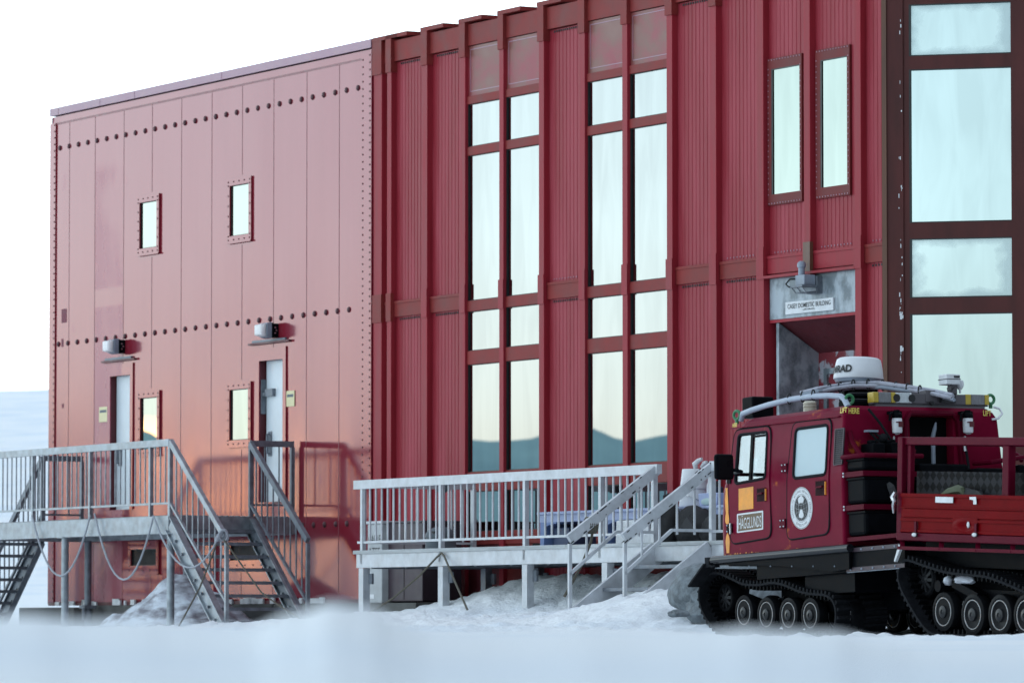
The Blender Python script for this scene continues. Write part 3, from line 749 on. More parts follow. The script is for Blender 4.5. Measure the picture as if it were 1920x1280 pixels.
# ------------------------------------------------------------------ lamps and notices on the walls
def wall_light(name, label, x, z):
    t = Thing(name, label, 'wall light', B, (x, 0, z), 'floodlights over the side doors')
    b = MB(); b.box(x-.12, x+.12, -.085, 0, z-.10, z+.10); b.box(x-.13, x+.13, -.105, -.086, z-.11, z+.11)
    bk = t.part('back_box', b, M['black'], bevel=.01)
    q = MB(); [q.box(x+.121, x+.126, -.07+.02*(k % 2), -.05+.02*(k % 2), z-.05+.04*k, z-.03+.04*k) for k in range(3)]; t.part('screw', q, M['chrome'], bk)
    b = MB(); b.prism([(x-.115, -.106, z-.12), (x-.115, -.19, z-.10), (x-.115, -.19, z+.105), (x-.115, -.106, z+.12)], (.23, 0, 0)); t.part('housing', b, M['fuel'], bevel=.008)
    b = MB(); b.prism([(x-.105, -.191, z-.095), (x-.105, -.29, z-.07), (x-.105, -.29, z+.08), (x-.105, -.191, z+.1)], (.21, 0, 0)); t.part('lens', b, M['milky'], bevel=.015)
wall_light('wall_light', 'boxy white-lensed floodlight above the left side door', bs(229, 649), B.Y(229, 650)[1])
wall_light('wall_light', 'boxy white-lensed floodlight above the right side door', bs(516, 618), B.Y(516, 620)[1])
for px0, px1, py0, py1, lab in ((187, 202, 761, 790, 'pale yellow notice on the wall left of the left side door'), (538, 553, 731, 761, 'pale yellow notice on the wall right of the right side door')):
    x0, z1 = B.Y(px0, py0+2); x1, z0 = B.Y(px1, py1)
    t = Thing('wall_notice', lab, 'notice', B, (x0, 0, z0), 'yellow notices beside the side doors')
    s = MB(); s.box(x0, x1, -.012, -.001, z0, z1); t.part('board', s, M['signyellow'])
    q = MB(); q.box(x0+.03, x1-.03, -.014, -.0121, z1-.09, z1-.05); t.part('heading', q, M['bin'])
# entrance lamp
lx, lz = B.Y(1513, 525, 0); yw = YP-.01; LS = .74
t = Thing('entrance_light', 'grey wire-guarded lamp with junction box above the entrance sign', 'wall light', B, (lx, yw, lz))
x0, zt = B.Y(1490, 512, -.1); x1 = bs(1540, 520); zb2 = B.Y(1513, 553, -.1)[1]
xc = B.Y(1531, 520, yw)[0]
class LB(MB):
    def __init__(s): super().__init__()
    def fin(s): s.v = [(xc+(p[0]-xc)*LS, yw+(p[1]-yw)*LS, lz0+(p[2]-lz0)*LS) for p in s.v]; return s
lz0 = (zt+zb2)/2
L_ = LB()
L_.box(xc-.16, xc+.18, -.03, yw-.001, zb2-.02, zt-.02); t.part('back_plate', L_.fin(), M['galvdark'], bevel=.006)
L_ = LB(); L_.box(xc-.14, xc+.14, -.25, -.031, zt-.17, zt); bx_ = t.part('junction_box', L_.fin(), M['fuel'], bevel=.01)
L_ = LB(); L_.box(xc-.19, xc+.19, -.32, -.031, zt-.205, zt-.172); t.part('visor', L_.fin(), M['galvdark'])
L_ = LB(); L_.prism([(xc-.15, -.031, zb2+.02), (xc-.15, -.20, zb2+.0), (xc-.15, -.28, zt-.21), (xc-.15, -.031, zt-.21)], (.3, 0, 0)); t.part('lens', L_.fin(), M['lens'])
L_ = LB()
for a in (-.16, 0, .16): L_.tube([(xc+a, -.04, zb2-.005), (xc+a, -.22, zb2-.01), (xc+a, -.30, zt-.205)], .008, 5)
L_.tube([(xc-.17, -.22, zb2-.01), (xc+.17, -.22, zb2-.01)], .008, 5); t.part('guard', L_.fin(), M['galvdark'])
L_ = LB(); L_.tube([(xc-.14, -.16, zt-.05), (xc-.22, -.30, zt-.06), (xc-.25, -.36, zt-.14), (xc-.2, -.33, zt-.19), (xc-.17, -.25, zt-.19)], .014, 6); t.part('cable', L_.fin(), M['ink'])
L_ = LB(); L_.lathe([(.055, .001), (.055, .12), (.07, .13), (.075, .18), (.06, .21), (.03, .23)], (xc-.05, -.18, zt), (0, 0, 1), 14); t.part('photocell', L_.fin(), M['fuel'], smooth=True)
# entrance sign
sx0, sz1 = B.Y(1477.5, 567, .09); sx1, _ = B.Y(1567, 555, .09); sz0 = B.Y(1477.5, 590, .09)[1]
t = Thing('entrance_sign', 'white board lettered CASEY DOMESTIC BUILDING over the entrance', 'sign', B, (sx0, .09, sz0))
s = MB(); s.box(sx0, sx1, .052, .072, sz0, sz1); t.part('board', s, M['offwhite'])
s = MB(); w = sx1-sx0; hgt = sz1-sz0; s.text('CASEY DOMESTIC BUILDING', sx0+.05*w, sz0+hgt*.44, .049, hgt*.38, w*.90, bold=.005); [s.box(sx0+(.37+.026*k)*w, sx0+(.37+.026*k+.018)*w, .049, .0515, sz0+hgt*.24, sz0+hgt*(.29+.02*(k % 3))) for k in range(10)]
t.part('lettering', s, M['ink'])

# ------------------------------------------------------------------ railings
def railing(t, name, p, q, ztop, zbot, mtl, spacing=.17, topw=.07, toph=.09, bal=.011, up=None, posts=(), posts_to=None, postw=.055, over=0):
    """p, q: plan ends (x, y, z offset) of a straight run; ztop/zbot heights above the offset line."""
    p, q = Vector(p), Vector(q); d = q-p; n = max(1, round(d.length/spacing)); u = Vector((0, 0, 1))
    r = MB(); dd = d.normalized()*over
    r.bar(p+u*(ztop-toph/2)-dd, q+u*(ztop-toph/2)+dd, topw, toph)
    rl = t.part(name, r, mtl)
    r = MB(); r.bar(p+u*zbot, q+u*zbot, .035, .03); t.part('bottom_rail', r, mtl, rl)
    for i in range(1, n):
        a = p+d*(i/n); m = MB(); m.cyl(a+u*(zbot+.012), a+u*(ztop-toph), bal, n=6)
        t.part('baluster', m, mtl, rl)
    for f in posts:
        a = p+d*f; m = MB(); lo = posts_to if posts_to is not None else zbot-.2
        m.bar(a+u*lo, a+u*(ztop-toph), postw, postw); t.part('post', m, mtl, rl)
    return rl

# ------------------------------------------------------------------ left landing with two flights
lx = 8.80; yo, yi = -2.0, -.74; zf = 2.07
sl_ = B.Y(80, 850, yi)[0]
t = Thing('steel_landing', 'dull grey galvanised landing with two stairs at the flat red wall', 'landing', B, (5, -2, 2.07))
m = MB()
m.bar((sl_, yo, zf-.125), (lx, yo, zf-.125), .07, .25); m.bar((lx, yo, zf-.125), (lx, -.03, zf-.125), .07, .249); m.bar((sl_, -.05, zf-.125), (lx, -.05, zf-.125), .07, .247); m.bar((sl_, yo, zf-.125), (sl_, -.03, zf-.125), .07, .248)
t.part('beam', m, M['galv'])
m = MB()
for i in range(26):
    x = sl_+.1+(lx-sl_-.2)*i/25; m.box(x-.012, x+.012, yo+.04, -.09, zf-.05, zf-.008)
for i in range(22): y = yo+.06+i*.086; m.box(sl_+.05, lx-.05, y, y+.02, zf-.006, zf+.014)
t.part('grating', m, M['galvdark'])
ppx = [B.Y(p, 900, yo)[0] for p in (63, 170, 283)]
rl = railing(t, 'front_railing', (sl_, yo, 0), (lx, yo, 0), 3.16, 2.25, M['galv'], .172, .07, .10, posts=[(x-sl_)/(lx-sl_) for x in ppx]+[.998], posts_to=1.86)
for x0, nm in ((lx, 'end_railing'), (sl_, 'end_railing')): railing(t, nm, (x0, yi, 0), (x0, -.06, 0), 3.16, 2.24, M['galvdark'], .2, .06, .085, posts=(.02, .98), posts_to=1.9)
for px, y in ((122, yo), (320, yo), (165, -.25), (350, -.25)):
    x = B.Y(px, 1060, y)[0]; m = MB(); m.cyl((x, y, .2), (x, y, zf-.24), .055, n=12); m.box(x-.09, x+.09, y-.09, y+.09, zf-.262, zf-.251)
    lg = t.part('leg', m, M['galv'] if y == yo else M['galvdark'], smooth=True)
    if y > -1: m = MB(); m.box(x-.1, x+.1, y-.1, y+.1, .78, .83); m.cyl((x+.05, y-.09, .6), (x+.05, y-.09, .79), .03, n=6); t.part('base_plate', m, M['galvdark'], lg)
def flight(t, x0, x1, z0, z1, ya, yb2, n, mtl, dark):
    sg = 1 if x1 > x0 else -1
    for y in (ya, yb2):
        m = MB(); m.bar((x0, y, z0-.12), (x1, y, z1-.12), .06, .25)
        sr = t.part('stringer', m, mtl if y == ya else dark)
        m = MB(); du = Vector((x1-x0, 0, z1-z0)).normalized(); nrm = Vector((-du.z, 0, du.x))*(1 if sg > 0 else -1)
        for s_ in (-1, 1): m.bar(Vector((x0, y-.045, z0-.12))+nrm*.115*s_, Vector((x1, y-.045, z1-.12))+nrm*.115*s_, .05, .018)
        t.part('stringer_flange', m, mtl, sr)
        q = MB()
        for i in range(1, n):
            f_ = i/n; xx, zz_ = x0+(x1-x0)*f_, z0+(z1-z0)*f_; q.box(xx-.025, xx+.025, y-.062, y-.03, zz_-.20, zz_-.16)
        t.part('bolts', q, M['galvdark'], sr)
    for i in range(1, n):
        f_ = i/n; xx, zz_ = x0+(x1-x0)*f_, z0+(z1-z0)*f_
        m = MB(); m.box(min(xx, xx-sg*.24), max(xx, xx-sg*.24), ya+.03, yb2-.03, zz_-.05, zz_-.015)
        for k in range(5): a = xx-sg*(.02+.048*k); m.box(a-.008, a+.008, ya+.03, yb2-.03, zz_-.015, zz_-.004)
        t.part('tread', m, dark)
def stair_rail(t, x0, x1, za, zb1, y, ht, hb, mtl, n, topw=.06, toph=.085, post_to=.4):
    m = MB(); m.bar((x0, y, za+ht-toph/2), (x1, y, zb1+ht-toph/2), topw, toph)
    rl = t.part('stair_railing', m, mtl)
    m = MB(); m.bar((x0, y, za+hb), (x1, y, zb1+hb), .04, .035); t.part('lower_rail', m, mtl, rl)
    for i in range(1, n):
        f_ = i/n; x, zz_ = x0+(x1-x0)*f_, za+(zb1-za)*f_; m = MB(); m.cyl((x, y, zz_+hb), (x, y, zz_+ht-toph*.9), .012, n=6); t.part('baluster', m, mtl, rl)
    for x, zz_, lo in ((x0, za, za-.05), (x1, zb1, post_to)):
        m = MB(); m.bar((x, y, lo), (x, y, zz_+ht-toph), .05, .05); t.part('post', m, mtl, rl)
xe = 10.78; ze = .40
flight(t, lx+.04, xe, zf, ze, yo, yi, 9, M['galv'], M['galvdark'])
xr, zr = B.Y(425, 1005, yo)
for y in (yo, yi): stair_rail(t, lx, xr, 2.07, 2.07-(3.16-zr), y, 1.09, .18, M['galv'] if y == yo else M['galvdark'], 10)
xl = sl_-1.95
flight(t, sl_-.04, xl, zf-.08, ze-.05, yo, yi, 9, M['galvdark'], M['galvdark'])
for y in (yo, yi): stair_rail(t, sl_, xl+.1, 2.07, .55, y, 1.09, .18, M['galvdark'], 10)

# ------------------------------------------------------------------ white deck by the entrance
yd = -1.9; zd = 1.5; dx0_, dx1_ = B.Y(672, 1000, yd)[0], 25.4
sx_l, sx_r = B.Y(1230, 900, yd)[0], B.Y(1335, 900, yd)[0]
t = Thing('entrance_deck', 'pale grey raised deck with white rails and stairs before the ribbed facade', 'deck', B, (19, -1.9, 1.5))
m = MB(); m.bar((dx0_, yd, zd-.135), (dx1_, yd, zd-.135), .06, .18); m.bar((dx0_, yd, zd-.135), (dx0_, -.05, zd-.135), .06, .178)
t.part('beam', m, M['alu'])
m = MB()
for i in range(11):
    y = yd-.05+i*.172; x = dx0_-.06
    while x < dx1_:
        w = random.uniform(2.2, 3.4); m.box(x, min(x+w-.006, dx1_), y, y+.16, zd-.043, zd+random.uniform(-.003, .004)); x += w
t.part('floor_boards', m, M['plank'])
m = MB()
for i in range(14): x = dx0_+.3+i*.95; m.box(x, x+.05, yd+.04, -.1, zd-.24, zd-.05)
t.part('joist', m, M['galvdark'])
pl = [B.Y(p, 1000, yd)[0] for p in (681, 828, 986, 1128)]
railing(t, 'front_railing', (dx0_, yd, 0), (sx_l, yd, 0), 2.43, 1.61, M['alu'], .168, .07, .115, bal=.014, posts=[(x-dx0_)/(sx_l-dx0_) for x in pl]+[.995], posts_to=1.33, postw=.06, over=.08)
railing(t, 'side_railing', (dx0_, yd, 0), (dx0_, -.15, 0), 2.43, 1.61, M['alu'], .168, .06, .10, bal=.014, posts=(.99,), posts_to=1.4, postw=.06)
railing(t, 'front_railing', (sx_r, yd, 0), (dx1_, yd, 0), 2.43, 1.61, M['alu'], .168, .07, .115, bal=.014, posts=(.004, .5), posts_to=1.33, postw=.06)
for px, y in ((683, yd), (832, yd), (990, yd), (1140, yd), (912, -.35), (1010, -.35)):
    x = B.Y(px, 1100, y)[0]; m = MB(); m.box(x-.065, x+.065, y-.05, y+.05, .15, zd-.23)
    lg = t.part('leg', m, M['alu'] if y == yd else M['galvdark'])
    m = MB(); m.box(x+.066, x+.16, y+.03, y+.06, zd-.44, zd-.30); t.part('bracket', m, M['galvdark'], lg)
# stairs run out from the deck front towards the vehicle track
yT, zTl = B.X(1067, 1003, sx_l); yT = max(-4.4, yT)
slope = (2.43-zTl)/(yd-yT)
ybot = yd-2.25
for x in (sx_l, sx_r):
    m = MB(); m.bar((x, yd, zd-.12), (x, ybot, zd-.12-(yd-ybot)*slope), .05, .27)
    t.part('stringer', m, M['alu'])
    y0, y1 = yd, yT
    za, zb1 = 2.43, 2.43-(yd-yT)*slope
    m = MB(); m.bar((x, y0+.03, za-.05), (x, y1, zb1-.05), .06, .12)
    rl = t.part('stair_railing', m, M['alu'])
    m = MB(); ym = yd-.55; m.bar((x, ym, 1.62), (x, y1, 1.62-(ym-y1)*slope-.05), .04, .035); m.bar((x, yd, 1.62), (x, ym, 1.62), .04, .035); t.part('lower_rail', m, M['alu'], rl)
    for i in range(1, 5):
        f_ = i/5; yy = y0+(y1-y0)*f_; zz_ = za+(zb1-za)*f_-.1; lo = 1.62-max(0, ym-yy)*slope-.05
        m = MB(); m.cyl((x, yy, lo), (x, yy, zz_), .015, n=6); t.part('baluster', m, M['alu'], rl)
    m = MB(); m.bar((x, y1+.01, zb1-.1), (x, y1+.01, zb1-1.02), .04, .04); t.part('post', m, M['alu'], rl)
ck_ = MB()
for x in (sx_l, sx_r):
    for i in range(16):
        f_ = random.random(); yy = yd+(yT-yd)*f_; zc = 2.43-(yd-yy)*slope-.05+random.choice((-.055, .05, .055, -.05)); l_ = random.uniform(.01, .05)
        ck_.bar((x-.0325, yy, zc), (x-.0325, yy-l_, zc-l_*slope), .004, random.uniform(.008, .02)); ck_.bar((x+.0325, yy, zc), (x+.0325, yy-l_, zc-l_*slope), .004, random.uniform(.006, .016))
t.part('paint_chips', ck_, M['ink'])
for i in range(1, 6):
    f_ = i/6; yy = yd+(ybot-yd)*f_; zz_ = zd-(yd-yy)*slope
    m = MB(); m.box(sx_l+.03, sx_r-.03, yy, yy+.26, zz_-.045, zz_-.005); t.part('tread', m, M['galvdark'])
print('YB', yb, zb_); print('deck', dx0_, sx_l, sx_r, 'stair yT', yT, zTl, 'slope', slope, 'sl', sl_, 'yb', yb, zb_, 'KX', KX0, KX1, kz)

# ------------------------------------------------------------------ ropes, bins, boxes
def sag(p, q, drop, n=14):
    p, q = Vector(p), Vector(q); return [p.lerp(q, i/n)-Vector((0, 0, drop*4*(i/n)*(1-i/n))) for i in range(n+1)]
def Yp(px, py, y): l = B.hit(px, py, 1, y); return Vector((l.x, l.y, l.z))
def rope(name, label, pts, r, mtl, group=None, extra=None):
    m = MB(); m.tube(pts, r, 6)
    if extra: extra(m)
    return single(name, label, 'rope', B, tuple(pts[0]), m, mtl, group, smooth=True)
yR = yo-.09
def low(a, b, lowpt, y):       # a hanging bight through three surveyed points
    p, q, l = Yp(*a, y), Yp(*b, y), Yp(*lowpt, y)
    mid = (p+q)/2; d = mid.z-l.z; return sag(p, q, d)
g_ = 'pale ropes looped under the steel landing'
rope('hanging_rope', 'pale rope loop hanging under the landing, leftmost of three', low((60, 966), (169, 966), (114, 1079), yR), .014, M['ropegrey'], g_)
rope('hanging_rope', 'pale rope loop hanging in front of the dark basement window', low((177, 962), (288, 966), (236, 1086), yR), .014, M['ropegrey'], g_)
def knot(m):
    c = Yp(414, 1003, yR)
    for k in range(5): m.tube([c+Vector((-.04+.03*k+.06*math.cos(a), .06*math.sin(a*1), .075*math.sin(a+k*.5))) for a in [i*math.pi/5 for i in range(11)]], .016, 5)
    m.tube([c, c+Vector((.02, 0, -.2)), c+Vector((.0, 0, -.42))], .012, 5)
rope('hanging_rope', 'pale rope loop tied in a knot to the stair handrail', low((288, 968), (409, 1008), (346, 1062), yR), .014, M['ropegrey'], g_, knot)
rope('guy_rope', 'thin brown guy rope from the stair handrail down left to the ground', [Yp(406, 1020, yR), Yp(375, 1100, yR-.25), Yp(333, 1178, yR-.5)], .012, M['ropebrown'])
rope('guy_rope', 'thin brown guy rope slanting from the stair handrail down right across the treads', [Yp(420, 1012, yR), Yp(490, 1110, yR+.2), Yp(520, 1132, yR+.3), Yp(560, 1158, yR+.4)], .012, M['ropebrown'])
yk = yd-.06
rope('deck_rope', 'brown rope draped over the deck beam with both ends on the snow', [Yp(688, 1152, yk-.5), Yp(738, 1120, yk-.3), Yp(785, 1080, yk-.12), Yp(822, 1041, yk), Yp(828, 1036, yk), Yp(833, 1042, yk), Yp(854, 1092, yk-.15), Yp(878, 1146, yk-.4)], .014, M['ropebrown'])
kx = sx_l-.05
def Xp(px, py, x): l = B.hit(px, py, 0, x); return Vector((l.x, l.y, l.z))
def knot2(m):
    c = Xp(1108, 984, kx)
    for k in range(5): m.tube([c+Vector((.07*math.cos(a), -.05+.025*k, .09*math.sin(a))) for a in [i*math.pi/5 for i in range(11)]], .017, 5)
rope('stair_rope', 'brown rope knotted round the deck stair handrail hanging to the snow', [Xp(1112, 990, kx), Xp(1108, 1015, kx), Xp(1090, 1060, kx), Xp(1058, 1118, kx)], .017, M['ropebrown'], None, knot2)

# cabinets on the ground by the corner
gx0 = B.Y(689, 1000, -.9)[0]; gx1 = B.Y(716, 1000, -.9)[0]; gx2 = B.Y(724, 1000, -.8)[0]; gx3 = B.Y(792, 1000, -.8)[0]
t = Thing('cable_cabinet', 'narrow light grey cabinet lettered CABLE behind the left end of the deck', 'cabinet', B, (gx0, -.9, .7))
z1 = B.Y(700, 982, -.9)[1]; z0 = B.Y(700, 1130, -.9)[1]
m = MB(); m.box(gx0, gx1, -.9, -.35, z0, z1); t.part('body', m, M['greybox'], bevel=.01)
m = MB(); m.box(gx0-.02, gx1+.02, -.92, -.33, z1+.001, z1+.04); t.part('lid', m, M['alu'], bevel=.01)
m = MB(); w = gx1-gx0; m.text('CABLE', gx0+.08*w, z1-.26, -.903, .11, w*.84); m.text('ATES', gx0+.08*w, z1-.42, -.903, .10, w*.8); t.part('lettering', m, M['ink'])
m = MB(); m.box(gx0+.08*w, gx0+.3*w, -.905, -.9005, z0+.33, z0+.42); m.box(gx0+.06*w, gx0+.5*w, -.905, -.9005, z0+.06, z0+.12); t.part('sticker', m, M['offwhite'])
t = Thing('brown_cabinet', 'wide dark brown cabinet standing behind the white deck rail', 'cabinet', B, (gx2, -.8, .7))
m = MB(); m.box(gx2, gx3, -.8, -.2, z0+.02, z1); t.part('body', m, M['brownbox'], bevel=.012)
m = MB(); m.box(gx2-.005, gx3+.005, -.81, -.19, z1+.001, z1+.03); t.part('lid', m, M['brownbox'], bevel=.01)
m = MB(); m.box((gx2+gx3)/2-.005, (gx2+gx3)/2+.005, -.806, -.801, z0+.05, z1-.02); t.part('door_seam', m, M['ink'])
m = MB(); m.box(gx0-.05, gx3+.1, -.95, -.1, .3, z0)
single('skid', 'low dark skid under the two cabinets by the corner', 'skid', B, (gx0, -.9, .4), m, M['concrete'], bevel=.01)
# grey lidded bin and the round-headed post on the deck
bx0, bx1 = B.Y(797, 1030, -1.15)[0], B.Y(856, 1030, -1.15)[0]; bt = B.Y(826, 988, -1.15)[1]; w = .41
t = Thing('lidded_bin', 'grey round-topped bin standing on the deck behind the railing', 'bin', B, ((bx0+bx1)/2, -1.15, zd))
c = ((bx0+bx1)/2, -1.15, zd+.005)
m = MB(); m.lathe([(w*.50, 0), (w*.49, (bt-zd)*.55)], c, n=24); t.part('body', m, M['bin'], smooth=True)
m = MB(); hb = bt-zd; m.lathe([(w*.505, hb*.551), (w*.49, hb*.70), (w*.38, hb*.88), (w*.22, hb*.98), (w*.05, hb)], c, n=24); ld = t.part('lid', m, M['bin'], smooth=True)
m = MB(); m.box(c[0]+.06, c[0]+.13, -1.15-w*.42, -1.15-w*.36, zd+hb*.72, zd+hb*.82); t.part('latch', m, M['ink'], ld)
px_ = B.Y(829, 950, -1.3)[0]; pz = B.Y(829, 908, -1.3)[1]
t = Thing('grey_marker_post', 'grey post with a round head behind the second deck post', 'post', B, (px_, -1.3, zd))
m = MB(); m.cyl((px_, -1.3, zd), (px_, -1.3, pz-.1), .04, n=10); t.part('pole', m, M['bin'], smooth=True)
m = MB(); m.ball((px_, -1.3, pz), .125, 16, 8, (1, .7, 1)); t.part('head', m, M['bin'], smooth=True)
m = MB(); qx, qz = B.Y(1018, 1032, -.2); m.box(qx-.2, qx+.2, -.25, -.06, qz-.12, qz+.1); m.box(qx-.13, qx-.02, -.27, -.251, qz-.08, qz+.06)
single('battery_box', 'small black box against the wall under the second window strip', 'box', B, (qx, -.2, qz), m, M['black'], bevel=.01)
# blue bench with arched panels
ty0, ty1 = -1.05, -.45; tx0, tx1 = B.Y(1010, 970, ty0)[0], 24.35; tz = B.Y(1010, 960, ty0)[1]
t = Thing('blue_bench', 'long pale blue topped plastic bench with arched blue ends on the deck', 'bench', B, (tx0, -.75, zd))
m = MB(); m.box(tx0, tx1, ty0-.03, ty1+.03, tz-.035, tz)
top = t.part('bench_top', m, M['lilac'], bevel=.006)
m = MB(); m.box(tx0+.02, tx1-.02, ty0, ty1, tz-.13, tz-.036); t.part('apron', m, M['lilac'], top)
for x in (tx0+.04, tx0+1.62, tx0+3.2, tx0+4.6):
    if x > tx1-.1: continue
    pts = [(x, ty0, zd), (x, ty0, tz-.131), (x+.42, ty0, tz-.131)]
    for k in range(9): a = math.pi/2*k/8; pts.append((x+.42-.32*math.sin(a), ty0, (tz-.15)-(tz-zd-.3)*.55*(1-math.cos(a))))
    pts.append((x+.10, ty0, zd))
    m = MB(); m.prism(pts, (0, .6, 0)); t.part('arched_end', m, M['blue'])
for x0, x1, k in ((tx0+.2, tx0+.62, 'darkblue'), (tx0+1.78, tx0+2.3, 'darkblue')):
    m = MB(); m.prism([(x0, -.95, zd+.004), (x1, -.95, zd+.004), (x1-.02, -.95, tz-.2), (x0+.02, -.95, tz-.2)], (0, .4, 0))
    single('storage_tub', 'dark blue tub under the %s of the blue bench' % ('left end' if k and x0 < tx0+1 else 'middle'), 'tub', B, (x0, -.9, zd), m, M[k], 'tubs under the bench', bevel=.015)
ex0, ex1 = B.Y(1165, 1000, -1.0)[0], B.Y(1238, 1000, -1.0)[0]
m = MB(); m.prism([(ex0, -1.09, zd+.004), (ex1, -1.09, zd+.004), (ex1+.01, -1.09, tz-.14), (ex0+.02, -1.09, tz-.14)], (0, .5, 0))
single('polystyrene_box', 'pale bluish white box under the bench beside the black backpack', 'box', B, (ex0, -1.0, zd), m, M['offwhite'], bevel=.02)
# upturned white buckets
ux, uw = B.Y(1302, 950, -.8)[0], .50*(B.Y(1324, 950, -.8)[0]-B.Y(1279, 950, -.8)[0])*.62
ut = B.Y(1300, 879, -.8)[1]; g_ = 'upturned white buckets on the bench'
hh = (ut-tz)
t = Thing('white_bucket', 'lower upturned white bucket with ridged rim on the bench top', 'bucket', B, (ux, -.8, tz), g_)
m = MB(); m.lathe([(.185, .004), (.19, .02), (.185, .05), (.182, .051), (.185, .08), (.178, .10), (.18, .13), (.172, .15), (.165, .22)], (ux, -.8, tz), n=28); t.part('body', m, M['white'], smooth=True)
m = MB(); m.tube([(ux-.19*math.cos(a), -.8-.19*math.sin(a), tz+.05+.10*math.sin(a)) for a in [math.pi*i/10 for i in range(11)]], .006, 5); t.part('handle', m, M['chrome'])
t = Thing('white_bucket', 'upper upturned white bucket nested on the lower bucket', 'bucket', B, (ux, -.8, tz+.22), g_)
m = MB(); m.lathe([(.178, .221), (.18, .24), (.172, .26), (.168, .30), (.150, hh-.01), (.144, hh)], (ux, -.8, tz), n=28); t.part('body', m, M['white'], smooth=True)
m = MB(); m.tube([(ux+.03, -.8, ut+.015), (ux+.06, -.83, ut+.06), (ux+.1, -.8, ut+.10), (ux+.15, -.78, ut+.12)], [.03, .035, .03, .02], 8); m.tube([(ux+.08, -.74, ut+.02), (ux+.14, -.74, ut+.07), (ux+.19, -.74, ut+.08)], [.025, .028, .02], 8)
single('white_glove', 'crumpled white gloves lying on top of the bucket stack', 'gloves', B, (ux, -.8, ut), m, M['offwhite'], smooth=True)
qx = B.Y(1344, 935, -.8)[0]; qz = B.Y(1344, 912, -.8)[1]
t = Thing('dark_bottle', 'dark square bottle with blue label on the bench', 'bottle', B, (qx, -.8, tz))
m = MB(); m.box(qx-.065, qx+.065, -.86, -.74, tz+.16, qz); t.part('body', m, M['bottle'], bevel=.015)
m = MB(); m.box(qx-.055, qx+.055, -.865, -.8605, qz-.15, qz-.03); t.part('label', m, M['bottleblue'])
m = MB(); m.cyl((qx, -.8, qz), (qx, -.8, qz+.07), .03, n=10); t.part('cap', m, M['ink'])
rx0, rx1 = B.Y(1319, 945, -.9)[0], B.Y(1356, 945, -.9)[0]
t = Thing('lilac_tray', 'small pale lilac tub holding a green cloth under the dark bottle', 'tub', B, (rx0, -.9, tz))
m = MB(); m.prism([(rx0+.03, -.98, tz+.004), (rx1-.03, -.98, tz+.004), (rx1, -.98, tz+.155), (rx0, -.98, tz+.155)], (0, .4, 0)); t.part('body', m, M['lilac'], bevel=.01)
m = MB(); m.ball(((rx0+rx1)/2, -.99, tz+.05), .09, 10, 6, (1.6, .2, .5)); t.part('cloth', m, M['alga'], smooth=True)
m = MB(); m.lathe([(.035, .157), (.035, .25), (.02, .29), (.02, .33), (.028, .34), (.028, .36)], (rx0+.06, -.85, tz), n=12)
single('white_spray_bottle', 'small white spray bottle between the buckets and the deck stair post', 'bottle', B, (rx0+.06, -.85, tz+.16), m, M['offwhite'], smooth=True)
# bags
def lump(name, label, cat, o, size, mtl, seed, group=None, sub=3, amp=.22):
    bm = bmesh.new(); bmesh.ops.create_icosphere(bm, subdivisions=sub, radius=1)
    for v in bm.verts:
        n_ = noise.noise(v.co*1.4+Vector((seed, 0, 0)))+.5*noise.noise(v.co*3.1+Vector((0, seed, 0)))
        k = 1+amp*n_; v.co = Vector((v.co.x*size[0]*k, v.co.y*size[1]*k, max(v.co.z, -.75)*size[2]*k))
    mb = MB(); bm.verts.ensure_lookup_table(); mb.add([v.co+Vector(o) for v in bm.verts], [tuple(v.index for v in f.verts) for f in bm.faces]); bm.free()
    return mb
px0 = B.Y(1252, 1000, -1.25)[0]
t = Thing('black_backpack', 'black backpack leaning against the bench by the deck stairs', 'backpack', B, (px0, -1.25, zd))
mb = lump('', '', '', (px0, -1.25, zd+.21), (.20, .16, .30), None, 3.1); t.part('body', mb, M['fabric'], smooth=True)
m = MB(); m.tube([(px0-.12, -1.38, zd+.1), (px0-.13, -1.42, zd+.3), (px0-.05, -1.38, zd+.47), (px0+.02, -1.3, zd+.52)], .022, 6); m.tube([(px0+.06, -1.4, zd+.05), (px0+.03, -1.42, zd+.25), (px0+.06, -1.38, zd+.44)], .02, 6); t.part('strap', m, M['greyfabric'], smooth=True)
m = MB(); m.tube([(px0+.02, -1.3, zd+.45), (px0+.03, -1.3, zd+.58), (px0+.06, -1.28, zd+.60), (px0+.10, -1.27, zd+.45)], .03, 6); t.part('grab_loop', m, M['fabric'], smooth=True)
for sx, sw, sz, lab, mt in ((1300, .40, .26, 'large black holdall under the bench between two deck posts', 'fabric'), (1345, .30, .20, 'smaller black bag under the right end of the bench', 'fabric')):
    x = B.Y(sx, 1010, -1.15)[0]; mb = lump('', '', '', (x, -1.12, zd+sz*.74), (sw, .2, sz), None, sx*.01)
    single('black_holdall', lab, 'bag', B, (x, -1.12, zd), mb, M[mt], 'black bags under the bench', smooth=True)
x = B.Y(1290, 995, -1.35)[0]; m = MB(); m.prism([(x-.16, -1.36, zd+.20), (x+.02, -1.38, zd+.31), (x+.2, -1.36, zd+.14), (x+.18, -1.36, zd+.10)], (0, .03, 0))
single('grey_flap', 'grey fabric flap folded over the large black holdall', 'cloth', B, (x, -1.36, zd), m, M['greyfabric'])

